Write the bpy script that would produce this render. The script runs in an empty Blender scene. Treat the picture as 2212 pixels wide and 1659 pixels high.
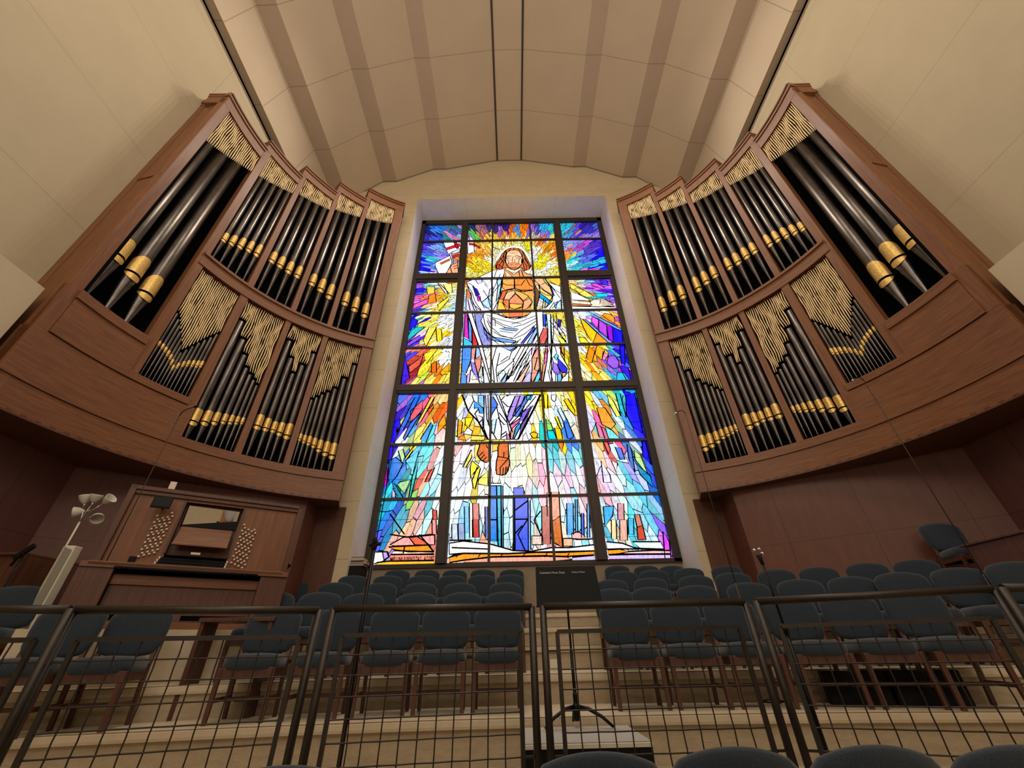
import bpy, bmesh, math, random
from math import sin, cos, pi, radians, atan2, hypot, exp, log
from mathutils import Vector, Matrix
random.seed(7)
SC = bpy.context.scene
COL = SC.collection

# ------------------------------------------------------------------ camera, exposure, lights
H = 1.25                       # eye height above the main floor
FPX, PITCH, ROLL, YAW = 869.0, .5908, -.0241, .0057
fw = Vector((sin(YAW)*cos(PITCH), cos(YAW)*cos(PITCH), sin(PITCH)))
rt0 = Vector((cos(YAW), -sin(YAW), 0)); up0 = rt0.cross(fw)
RT = rt0*cos(ROLL)+up0*sin(ROLL); UP = -rt0*sin(ROLL)+up0*cos(ROLL)
cam = bpy.data.cameras.new('camera'); camo = bpy.data.objects.new('camera', cam); COL.objects.link(camo)
cam.sensor_fit = 'HORIZONTAL'; cam.sensor_width = 36; cam.lens = FPX/2212*36; cam.clip_start = .05; cam.clip_end = 200
m = Matrix((RT, UP, -fw)).transposed().to_4x4(); m.translation = Vector((0, 0, H)); camo.matrix_world = m
SC.camera = camo
SC.view_settings.view_transform = 'Standard'; SC.view_settings.look = 'None'
SC.view_settings.exposure = 0.0; SC.view_settings.gamma = 1; SC.view_settings.use_curve_mapping = False
w = bpy.data.worlds.new('world'); SC.world = w; w.use_nodes = True
w.node_tree.nodes['Background'].inputs[0].default_value = (.9, .8, .68, 1)
w.node_tree.nodes['Background'].inputs[1].default_value = .02

XC, XW = .16, .2               # axis of the organ cases / of the window
def area(name, loc, target, size, power, color, sy=None):
    l = bpy.data.lights.new(name, 'AREA'); l.energy = power; l.color = color; l.size = size
    if sy: l.shape = 'RECTANGLE'; l.size_y = sy
    o = bpy.data.objects.new(name, l); COL.objects.link(o); o.location = loc
    o.rotation_euler = (Vector(target)-Vector(loc)).to_track_quat('-Z', 'Y').to_euler(); return o
def spot(name, loc, target, power, color, ang, blend=.6, rad=.04):
    l = bpy.data.lights.new(name, 'SPOT'); l.energy = power; l.color = color; l.spot_size = radians(ang); l.spot_blend = blend
    l.shadow_soft_size = rad
    o = bpy.data.objects.new(name, l); COL.objects.link(o); o.location = loc
    o.rotation_euler = (Vector(target)-Vector(loc)).to_track_quat('-Z', 'Y').to_euler(); return o
WARM = (1, .88, .74)
area('nave_fill_light', (.2, -5.5, 9.5), (.2, 4, 13), 9, 440, WARM, 4)  # soft fill lights added out of view behind the camera
area('nave_fill_light', (-5.2, -2.5, 11.0), (4, 6.0, 8.5), 3.5, 115, WARM, 3)
area('nave_fill_light', (5.5, -2.5, 11.0), (-4, 6.0, 8.5), 3.5, 115, WARM, 3)
area('ceiling_downlight', (.2, -1.5, 16.6), (.2, 2.5, 0), 5, 330, WARM, 3)
for yy in (5.4, 6.1, 6.8, 7.4):
    for s in (-1, 1):
        spot('ceiling_spotlight', (XC+s*.9, yy, 17.3), (XC+s*6.9, 3.0+yy*.1, 7.0), 290, WARM, 95, rad=.05)

area('nave_fill_light', (.2, -8.6, 4.2), (.2, 4, 6.5), 5, 90, (1, .9, .78), 1.2)  # low unseen fill added for streak highlights on the pipes

# ------------------------------------------------------------------ pixel helpers (2212 x 1659 frame)
def ray(px, py):
    return RT*((px-1106)/FPX)+UP*((829.5-py)/FPX)+fw
def onY(px, py, Y):
    v = ray(px, py); v = v*(Y/v.y); return Vector((v.x, v.y, v.z+H))
def onZ(px, py, z):
    v = ray(px, py); v = v*((z-H)/v.z); return Vector((v.x, v.y, z))

# ------------------------------------------------------------------ materials
def lin(c):
    return tuple((x/255/12.92 if x/255 <= .04045 else ((x/255+.055)/1.055)**2.4) for x in c)
def mat(name, col, rough=.6, metal=0, spec=.5, var=.0, scale=4, bump=0, bscale=60, stretch=(1, 1, 1), col2=None, coat=0):
    M = bpy.data.materials.new(name); M.use_nodes = True; N = M.node_tree.nodes; L = M.node_tree.links
    b = N['Principled BSDF']; c = (*lin(col), 1)
    b.inputs['Base Color'].default_value = c; b.inputs['Roughness'].default_value = rough
    b.inputs['Metallic'].default_value = metal; b.inputs['Specular IOR Level'].default_value = spec
    if coat: b.inputs['Coat Weight'].default_value = coat; b.inputs['Coat Roughness'].default_value = .25
    if var or bump:
        tc = N.new('ShaderNodeTexCoord'); mp = N.new('ShaderNodeMapping'); mp.inputs['Scale'].default_value = stretch
        L.new(tc.outputs['Object'], mp.inputs['Vector'])
    if var:
        n = N.new('ShaderNodeTexNoise'); n.inputs['Scale'].default_value = scale; n.inputs['Detail'].default_value = 6; n.inputs['Roughness'].default_value = .65
        L.new(mp.outputs[0], n.inputs['Vector'])
        r = N.new('ShaderNodeValToRGB'); d = (*lin(col2), 1) if col2 else tuple(x*(1-var) for x in c[:3])+(1,)
        r.color_ramp.elements[0].position = .35; r.color_ramp.elements[0].color = d
        r.color_ramp.elements[1].position = .65; r.color_ramp.elements[1].color = c
        L.new(n.outputs['Fac'], r.inputs['Fac']); L.new(r.outputs['Color'], b.inputs['Base Color'])
    if bump:
        n2 = N.new('ShaderNodeTexNoise'); n2.inputs['Scale'].default_value = bscale; n2.inputs['Detail'].default_value = 3
        L.new(mp.outputs[0], n2.inputs['Vector'])
        bp = N.new('ShaderNodeBump'); bp.inputs['Strength'].default_value = bump; bp.inputs['Distance'].default_value = .01
        L.new(n2.outputs['Fac'], bp.inputs['Height']); L.new(bp.outputs['Normal'], b.inputs['Normal'])
    return M
def seams(M, specs, width=.008, dark=.55):
    """darker joint lines: specs = list of (axis index in world/object coords, offset, pitch)"""
    N = M.node_tree.nodes; L = M.node_tree.links; b = N['Principled BSDF']
    tc = N.new('ShaderNodeTexCoord'); sp = N.new('ShaderNodeSeparateXYZ'); L.new(tc.outputs['Object'], sp.inputs[0])
    acc = None
    for ax, off, pitch in specs:
        a = N.new('ShaderNodeMath'); a.operation = 'SUBTRACT'; L.new(sp.outputs[ax], a.inputs[0]); a.inputs[1].default_value = off-pitch/2
        d = N.new('ShaderNodeMath'); d.operation = 'PINGPONG'; L.new(a.outputs[0], d.inputs[0]); d.inputs[1].default_value = pitch/2
        g = N.new('ShaderNodeMath'); g.operation = 'GREATER_THAN'; L.new(d.outputs[0], g.inputs[0]); g.inputs[1].default_value = pitch/2-width/2
        if acc is None: acc = g
        else:
            mx = N.new('ShaderNodeMath'); mx.operation = 'MAXIMUM'; L.new(acc.outputs[0], mx.inputs[0]); L.new(g.outputs[0], mx.inputs[1]); acc = mx
    mix = N.new('ShaderNodeMix'); mix.data_type = 'RGBA'; mix.blend_type = 'MULTIPLY'
    L.new(acc.outputs[0], mix.inputs[0])
    src = b.inputs['Base Color'].links[0].from_socket if b.inputs['Base Color'].links else None
    if src: L.new(src, mix.inputs[6])
    else: mix.inputs[6].default_value = b.inputs['Base Color'].default_value
    mix.inputs[7].default_value = (dark, dark, dark, 1)
    L.new(mix.outputs[2], b.inputs['Base Color']); return M
M = {}
M['plaster'] = mat('plaster', (203, 188, 160), .9, var=.06, scale=1.2, bump=.15, bscale=90)
M['wall_side'] = seams(mat('side_wall_plaster', (192, 178, 150), .9, var=.06, scale=1.2, bump=.15, bscale=90), [(2, 9.56, 2.22), (1, 4.16, 3.7)], .012, .72)
M['wall_face'] = seams(mat('pier_stone', (205, 188, 155), .85, var=.08, scale=2.2, bump=.2, bscale=70), [(2, 7.68, 1.19)], .012, .6)
M['reveal'] = seams(mat('reveal_stone', (236, 230, 220), .85, var=.08, scale=3, bump=.2, bscale=60), [(2, 7.1, 2.4), (0, XC, 1.71)], .01, .7)
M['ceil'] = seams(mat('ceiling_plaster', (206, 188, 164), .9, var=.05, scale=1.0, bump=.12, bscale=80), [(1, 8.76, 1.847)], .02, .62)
M['ceil2'] = seams(mat('ceiling_strip_shaded', (190, 170, 150), .9, var=.05, scale=1.0, bump=.12, bscale=80), [(1, 8.76, 1.847)], .02, .62)  # darker tone stands in for shade on the flat strips
M['stone'] = mat('travertine', (180, 162, 134), .75, var=.18, scale=9, bump=.25, bscale=40, stretch=(1, 1, 2.5))
M['tread'] = mat('tread_stone', (208, 192, 165), .42, var=.12, scale=9, bump=.1, bscale=40)
def wood(name, c1, c2, st, rough=.5, sc=3.5, coat=.06):
    return mat(name, c1, rough, var=.3, scale=sc, bump=.06, bscale=24, stretch=st, col2=c2, coat=coat)
M['wood_v'] = wood('cherry_vertical_grain', (136, 87, 53), (112, 69, 40), (8, 8, .5))
M['wood_h'] = wood('cherry_horizontal_grain', (134, 86, 51), (110, 67, 38), (.7, .7, 9))
M['wood_dark'] = wood('dark_cherry', (100, 62, 44), (82, 48, 34), (8, 8, .5))
M['wood_panel'] = seams(wood('red_panelling', (120, 66, 46), (98, 50, 34), (5, 5, .6)), [(2, 1.585+H, 2.6)], .01, .4)
M['wood_chair'] = wood('chair_walnut', (92, 56, 44), (70, 40, 32), (10, 10, 1.5))
M['void'] = mat('void_shade_and_lead', (6, 6, 8), .95, spec=.1)  # black lead, and shade inside openings put into the colour
M['pipe'] = mat('aged_pipe_metal', (118, 112, 107), .32, 1.0, var=.2, scale=5, stretch=(1, 1, .3), col2=(82, 76, 72))
M['gold'] = mat('gold_leaf', (232, 198, 122), .4, .7, var=.2, scale=22, bump=.2, bscale=60, col2=(204, 166, 88))
M['gilt'] = mat('gilded_wood', (246, 222, 172), .5, .15, var=.2, scale=30, col2=(226, 194, 140))
M['frame'] = mat('window_bronze', (62, 52, 44), .5, .3, var=.15, scale=5)
M['cloth'] = mat('teal_blue_upholstery', (50, 61, 72), .95, spec=.2, var=.25, scale=160, bump=.3, bscale=300, col2=(35, 44, 53))
M['cloth'].node_tree.nodes['Principled BSDF'].inputs['Sheen Weight'].default_value = .28
M['rail'] = mat('bronze_rail', (66, 60, 54), .42, .6, var=.2, scale=20)
M['black'] = mat('black_plastic', (15, 15, 16), .7, spec=.25)
M['blackm'] = mat('black_steel', (20, 20, 21), .35, .6)
M['chrome'] = mat('chrome', (210, 210, 210), .2, 1.0)
M['cream'] = mat('cream_enamel', (222, 216, 196), .5)
M['ivory'] = mat('ivory_knob', (226, 212, 190), .35)
M['carpet'] = mat('grey_carpet', (186, 182, 176), .95, var=.25, scale=120, bump=.5, bscale=200)
M['shade'] = mat('frosted_shade', (210, 204, 192), .6)
M['screen'] = mat('dark_screen', (14, 18, 22), .5, spec=.2)
M['mirror'] = mat('mirror_glass', (235, 235, 230), .02, 1.0)
M['paper'] = mat('paper_edges', (198, 182, 160), .9, var=.2, scale=50, stretch=(1, 1, 30))
M['bookred'] = mat('brown_book_cover', (120, 66, 54), .6)
M['ink'] = mat('dark_red_ink', (24, 4, 4), .9, spec=.1)
M['white_ink'] = mat('white_print', (190, 190, 190), .7)
def emis_attr():
    Mx = bpy.data.materials.new('stained_glass'); Mx.use_nodes = True; N = Mx.node_tree.nodes; L = Mx.node_tree.links
    N.remove(N['Principled BSDF']); out = N['Material Output']
    at = N.new('ShaderNodeAttribute'); at.attribute_name = 'Col'
    tc = N.new('ShaderNodeTexCoord'); mp = N.new('ShaderNodeMapping'); mp.inputs['Scale'].default_value = (7, 1, 2.2)
    L.new(tc.outputs['Object'], mp.inputs[0])
    n = N.new('ShaderNodeTexNoise'); n.inputs['Scale'].default_value = 3.2; n.inputs['Detail'].default_value = 5; n.inputs['Roughness'].default_value = .7
    L.new(mp.outputs[0], n.inputs['Vector'])
    r = N.new('ShaderNodeValToRGB'); r.color_ramp.elements[0].position = .3; r.color_ramp.elements[0].color = (.46, .46, .51, 1)
    r.color_ramp.elements[1].position = .55; r.color_ramp.elements[1].color = (1, 1, 1, 1); L.new(n.outputs['Fac'], r.inputs[0])
    mx = N.new('ShaderNodeMix'); mx.data_type = 'RGBA'; mx.blend_type = 'MULTIPLY'; mx.inputs[0].default_value = 1
    L.new(at.outputs['Color'], mx.inputs[6]); L.new(r.outputs[0], mx.inputs[7])
    e = N.new('ShaderNodeEmission'); L.new(mx.outputs[2], e.inputs[0]); e.inputs[1].default_value = 1.0
    g = N.new('ShaderNodeBsdfGlossy'); g.inputs['Roughness'].default_value = .15; g.inputs['Color'].default_value = (.04, .04, .04, 1)
    ad = N.new('ShaderNodeAddShader'); L.new(e.outputs[0], ad.inputs[0]); L.new(g.outputs[0], ad.inputs[1]); L.new(ad.outputs[0], out.inputs[0])
    return Mx
M['glass'] = emis_attr()

# ------------------------------------------------------------------ mesh builder
class MB:
    def __init__(s): s.v = []; s.f = []; s.sm = []
    def add(s, vs, fs, smooth=False):
        o = len(s.v); s.v += [tuple(v) for v in vs]; s.f += [tuple(i+o for i in f) for f in fs]; s.sm += [smooth]*len(fs); return s
    def hexa(s, p):      # 8 corners: bottom 0-3, top 4-7
        return s.add(p, [(0, 3, 2, 1), (4, 5, 6, 7), (0, 1, 5, 4), (1, 2, 6, 5), (2, 3, 7, 6), (3, 0, 4, 7)])
    def box(s, x0, x1, y0, y1, z0, z1):
        return s.hexa([(x0, y0, z0), (x1, y0, z0), (x1, y1, z0), (x0, y1, z0), (x0, y0, z1), (x1, y0, z1), (x1, y1, z1), (x0, y1, z1)])
    def obox(s, a, b, w, h, upv=(0, 0, 1)):   # bar from a to b, width w (side), height h
        a = Vector(a); b = Vector(b); d = (b-a).normalized(); u = Vector(upv)
        if abs(d.dot(u)) > .98: u = Vector((0, 1, 0))
        x = d.cross(u).normalized(); u = x.cross(d).normalized(); x = x*w/2; u = u*h/2
        return s.hexa([a-x-u, a+x-u, b+x-u, b-x-u, a-x+u, a+x+u, b+x+u, b-x+u])
    def tube(s, pts, r, n=8, smooth=True, caps=True):
        pts = [Vector(p) for p in pts]; rs = r if isinstance(r, (list, tuple)) else [r]*len(pts)
        rings = []; prev = None
        for i, p in enumerate(pts):
            d = (pts[min(i+1, len(pts)-1)]-pts[max(i-1, 0)]).normalized()
            u = prev if prev is not None else (Vector((0, 0, 1)) if abs(d.z) < .9 else Vector((1, 0, 0)))
            x = d.cross(u).normalized(); u = x.cross(d).normalized(); prev = u
            rings.append([p+(x*cos(2*pi*k/n)+u*sin(2*pi*k/n))*rs[i] for k in range(n)])
        vs = [v for rg in rings for v in rg]; fs = []
        for i in range(len(pts)-1):
            for k in range(n): fs.append((i*n+k, i*n+(k+1) % n, (i+1)*n+(k+1) % n, (i+1)*n+k))
        s.add(vs, fs, smooth)
        if caps:
            s.add(rings[0], [tuple(range(n))]); s.add(rings[-1], [tuple(range(n))])
        return s
    def lathe(s, prof, n=20, c=(0, 0, 0), smooth=True):
        vs = []; fs = []
        for r, z in prof: vs += [(c[0]+r*cos(2*pi*k/n), c[1]+r*sin(2*pi*k/n), c[2]+z) for k in range(n)]
        for i in range(len(prof)-1):
            for k in range(n): fs.append((i*n+k, i*n+(k+1) % n, (i+1)*n+(k+1) % n, (i+1)*n+k))
        s.add(vs, fs, smooth)
        if prof[0][0] > 1e-4: s.add(vs[:n], [tuple(range(n))])
        if prof[-1][0] > 1e-4: s.add(vs[-n:], [tuple(range(n))])
        return s
    def prism(s, poly, z0, z1):     # poly list of (x, y)
        n = len(poly); vs = [(x, y, z0) for x, y in poly]+[(x, y, z1) for x, y in poly]
        return s.add(vs, [tuple(range(n))[::-1], tuple(range(n, 2*n))]+[(i, (i+1) % n, n+(i+1) % n, n+i) for i in range(n)])
    def grid(s, rows, smooth=True, closed=False):
        n = len(rows[0]); vs = [v for r in rows for v in r]; fs = []
        for i in range(len(rows)-1):
            for k in range(n if closed else n-1): fs.append((i*n+k, i*n+(k+1) % n, (i+1)*n+(k+1) % n, (i+1)*n+k))
        return s.add(vs, fs, smooth)
    def mesh(s, name, m, recalc=True):
        me = bpy.data.meshes.new(name); me.from_pydata(s.v, [], s.f)
        for p, q in zip(me.polygons, s.sm): p.use_smooth = q
        if m: me.materials.append(m)
        if recalc:
            b = bmesh.new(); b.from_mesh(me); bmesh.ops.remove_doubles(b, verts=b.verts, dist=1e-5)
            bmesh.ops.recalc_face_normals(b, faces=b.faces); b.to_mesh(me); b.free()
        me.update(); return me
    def build(s, name, m, parent=None, bevel=0, **kw):
        me = s.mesh(name, m, kw.get('recalc', True)); o = bpy.data.objects.new(name, me); COL.objects.link(o)
        if parent: o.parent = parent
        if bevel:
            bv = o.modifiers.new('bevel', 'BEVEL'); bv.width = bevel; bv.segments = 2; bv.limit_method = 'ANGLE'; bv.angle_limit = radians(40)
        return o
def tag(o, label=None, cat=None, group=None, kind=None):
    if label: o['label'] = label
    if cat: o['category'] = cat
    if group: o['group'] = group
    if kind: o['kind'] = kind
    return o
def empty(name, loc=(0, 0, 0), rz=0, label=None, cat=None, group=None):
    o = bpy.data.objects.new(name, None); COL.objects.link(o); o.location = loc; o.rotation_euler = (0, 0, rz); o.empty_display_size = .1
    return tag(o, label, cat, group)
def struct(name, mb, m, **kw):
    return tag(mb.build(name, m, **kw), kind='structure')
KIDS = {}
def copy_tree(o, parent=None):
    c = o.copy(); COL.objects.link(c)
    if parent: c.parent = parent
    for ch in [x for x in bpy.data.objects if x.parent == o]: copy_tree(ch, c)
    return c

# ================================================================== THE ROOM
TZ = [H-.46, H-.19, H+.08, H+.35, H+.62]                  # the five choir tiers
TY = [(4.5, .025), (5.5, .055), (6.6, .05), (7.65, .045), (8.62, .03)]
def edge(k, x):
    y0, a = TY[k]; return y0-a*(x-XC)**2
YF, YWN = 8.76, 9.7
RX0, RX1, RZ1 = -3.357, 3.757, 14.41+H                  # the window recess
def arch(x): return 16.66-.052*(x-XC)**2+H

# floor: the main floor, the platform behind the rail and the five tiers, all one stone surface
xs = [XC-7.3+14.6*i/48 for i in range(49)]
fl = MB()
fl.add([(XC-7.4, -9, 0), (XC+7.4, -9, 0), (XC+7.4, 3.2, 0), (XC-7.4, 3.2, 0)], [(0, 1, 2, 3)])
PLZ = H-.79
def plat(x): return 2.93-.06*(x-XC)**2
def tier(mb, e0, e1, z):   # top surface between two edges
    mb.grid([[(x, e0(x), z) for x in xs], [(x, max(e1(x), e0(x)+.02), z) for x in xs]], smooth=False)
def riser(mb, e, z0, z1, d=0):
    mb.grid([[(x, e(x)+d, z0) for x in xs], [(x, e(x)+d, z1) for x in xs]], smooth=False)
riser(fl, plat, 0, PLZ); tier(fl, plat, lambda x: edge(0, x)+.05, PLZ)
zz = [PLZ]+TZ
for k in range(5):
    riser(fl, lambda x, k=k: edge(k, x), zz[k], zz[k+1]-.02, .035)
struct('floor', fl, M['stone'])
tr = MB()
for k in range(5):
    e0 = lambda x, k=k: edge(k, x)
    e1 = (lambda x, k=k: edge(k+1, x)+.05) if k < 4 else (lambda x: 9.75)
    tier(tr, e0, e1, TZ[k])
    tr.grid([[(x, e0(x)+.035, TZ[k]-.075) for x in xs], [(x, e0(x)+.005, TZ[k]-.07) for x in xs], [(x, e0(x), TZ[k]-.05) for x in xs], [(x, e0(x), TZ[k]-.012) for x in xs], [(x, e0(x)+.012, TZ[k]) for x in xs]], smooth=False)
struct('floor_2', tr, M['tread'])

# side walls
for s, nm in ((-1, 'left'), (1, 'right')):
    x = XC+s*7.3
    b = MB(); b.box(min(x, x+s*.3), max(x, x+s*.3), -9, 9.2, 0, 13.0+H)
    struct('wall_'+nm, b, M['wall_side'])
    b = MB(); x2 = XC+s*6.72; b.box(min(x2, x), max(x2, x), -9, 3.93, 0, 4.43+H)     # thicker lower wall
    struct('wall_%s_lower' % nm, b, M['plaster'])
    b = MB(); x2 = XC+s*7.26; b.box(min(x2, x), max(x2, x), 3.93, 8.7, 0, 2.72+H)
    struct('trim_%d' % (1 if s < 0 else 2), b, seams(wood('side_panelling', (104, 60, 44), (92, 52, 37), (3, 3, .6)), [(2, 1.585+H, 2.6), (1, 5.5, 2.2)], .01, .4))
    # diagonal panelling under the organ case and its short return
    b = MB(); a0 = (XC+s*4.35, 8.15); a1 = (XC+s*7.3, 6.12)
    b.prism([a0, a1, (a1[0], a1[1]+.1), (XC+s*4.45, 8.3), (XC+s*4.45, 8.75), (XC+s*4.35, 8.75)], TZ[1]-.3, 2.74+H)
    pm = seams(wood('diagonal_panelling', (110, 63, 45), (98, 55, 38), (3, 3, .6)), [(2, 1.585+H, 2.6), (0, XC+s*4.9, 1.02)], .008, .4)
    struct('trim_%d' % (3 if s < 0 else 4), b, pm)
    b = MB(); b.box(*sorted((XC+s*3.78, XC+s*4.4)), 8.72, 8.77, TZ[3], 2.72+H)
    struct('trim_%d' % (5 if s < 0 else 6), b, M['wood_dark'])

# window wall: piers, arch top, recess
b = MB()
def wallcol(x0, x1, zlo):
    n = max(2, int((x1-x0)/.25))
    X = [x0+(x1-x0)*i/n for i in range(n+1)]
    b.grid([[(x, YF, zlo) for x in X], [(x, YF, arch(x)) for x in X], [(x, YF+.06, arch(x)) for x in X]], smooth=False)
wallcol(XC-7.3, RX0, TZ[0]); wallcol(RX1, XC+7.3, TZ[0]); wallcol(RX0, RX1, RZ1)
struct('wall_back', b, M['wall_face'])
b = MB()
b.box(RX0-.25, RX0, YF+.004, 9.85, TZ[3], RZ1+.2); b.box(RX1, RX1+.25, YF+.004, 9.85, TZ[3], RZ1+.2); b.box(RX0, RX1, YF+.004, 9.85, RZ1, RZ1+.25)
struct('trim_7', b, M['reveal'])
b = MB(); b.box(RX0, RX1, 9.70, 9.85, TZ[4]-.1, 1.68+H); struct('wall_back_sill', b, mat('sill_stone', (150, 134, 112), .8, var=.1))
b = MB(); b.box(XC-7.4, XC+7.4, YF+.05, YF+.3, 15.95, 18.6); struct('wall_back_upper', b, M['plaster'])

# folded ceiling: panels, and flat strips between them painted darker for their shade
prof = [(0, 17.18), (.58, 17.18), (2.60, 16.58), (3.13, 16.58), (4.50, 15.73), (5.06, 15.73), (6.15, 14.48), (6.68, 14.42), (7.05, 13.1), (7.07, 13.22), (7.34, 13.24), (7.34, 12.95)]
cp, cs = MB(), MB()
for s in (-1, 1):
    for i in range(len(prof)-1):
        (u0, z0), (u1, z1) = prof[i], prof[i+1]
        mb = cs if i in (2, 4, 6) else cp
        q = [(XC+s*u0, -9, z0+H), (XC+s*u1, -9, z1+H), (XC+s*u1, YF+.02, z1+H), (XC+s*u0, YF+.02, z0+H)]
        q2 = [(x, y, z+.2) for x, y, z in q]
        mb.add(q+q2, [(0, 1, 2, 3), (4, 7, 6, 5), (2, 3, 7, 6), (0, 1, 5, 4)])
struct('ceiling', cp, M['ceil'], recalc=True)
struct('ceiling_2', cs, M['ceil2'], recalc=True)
for i, s in enumerate((-1, 1)):
    b = MB(); b.box(XC+s*.5-.032, XC+s*.5+.032, -9, YF, 17.155+H, 17.2+H); struct('trim_%d' % (8+i), b, mat('slot_channel', (70, 58, 46), .8))
b = MB(); b.box(XC-7.5, XC+7.5, -9.2, -9, 0, 18.6); struct('wall_front', b, M['plaster'])

b = MB()
for i in range(9):
    x = XC-6.4+i*1.6; b.box(x-.16, x+.16, -9.0, -8.8, 0, 5.2)
    b.box(x-.05, x+.05, -8.8, -8.74, 0, 5.2)
b.box(XC-7.3, XC+7.3, -9, -8.6, 5.2, 5.6); b.box(XC-7.3, XC+7.3, -9, -8.7, 5.6, 5.9)
struct('trim_11', b, mat('nave_pilasters', (214, 186, 136), .6))

# ================================================================== STAINED GLASS WINDOW
ZL, ZR = 1.70+H, 14.24+H
GY = 9.76
fr = MB()
def fbox(x0, x1, z0, z1, y0=9.66, y1=9.84): fr.box(x0, x1, y0, y1, z0+H, z1+H)
fbox(-3.357, -3.2, 1.64, 14.41); fbox(3.59, 3.757, 1.64, 14.41); fbox(-3.357, 3.757, 14.2, 14.41, 9.66); fbox(-3.357, 3.757, 1.62, 1.71)
for a, c in ((-1.76, -1.50), (1.83, 2.10)):
    fbox(a, c, 1.7, 14.25, 9.62); fbox(a+.05, c-.05, 1.7, 14.25, 9.59)
fbox(-3.25, 3.65, 6.24, 6.52, 9.626); fbox(-3.25, 3.65, 6.30, 6.46, 9.598)
fbox(-3.25, -1.7, 10.99, 11.26, 9.63); fbox(2.05, 3.65, 10.99, 11.26, 9.63)
fbox(-3.25, -1.7, 10.90, 10.99, 9.67); fbox(2.05, 3.65, 10.90, 10.99, 9.67)
win = struct('window_1', fr, M['frame'])
bars = MB()
for z in (13.13, 11.02, 9.40, 7.94, 4.65, 3.19):
    bars.box(-3.25, 3.65, 9.68, 9.75, z+H-.033, z+H+.033)
for x in (-.56, .91): bars.box(x-.03, x+.03, 9.68, 9.75, 1.7+H, 14.25+H)
bars.build('glazing_bar', M['frame'], win)

def wpx(px, py): v = onY(px, py, GY); return (v.x, v.z)
FX, FZ = wpx(1115, 610)
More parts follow.
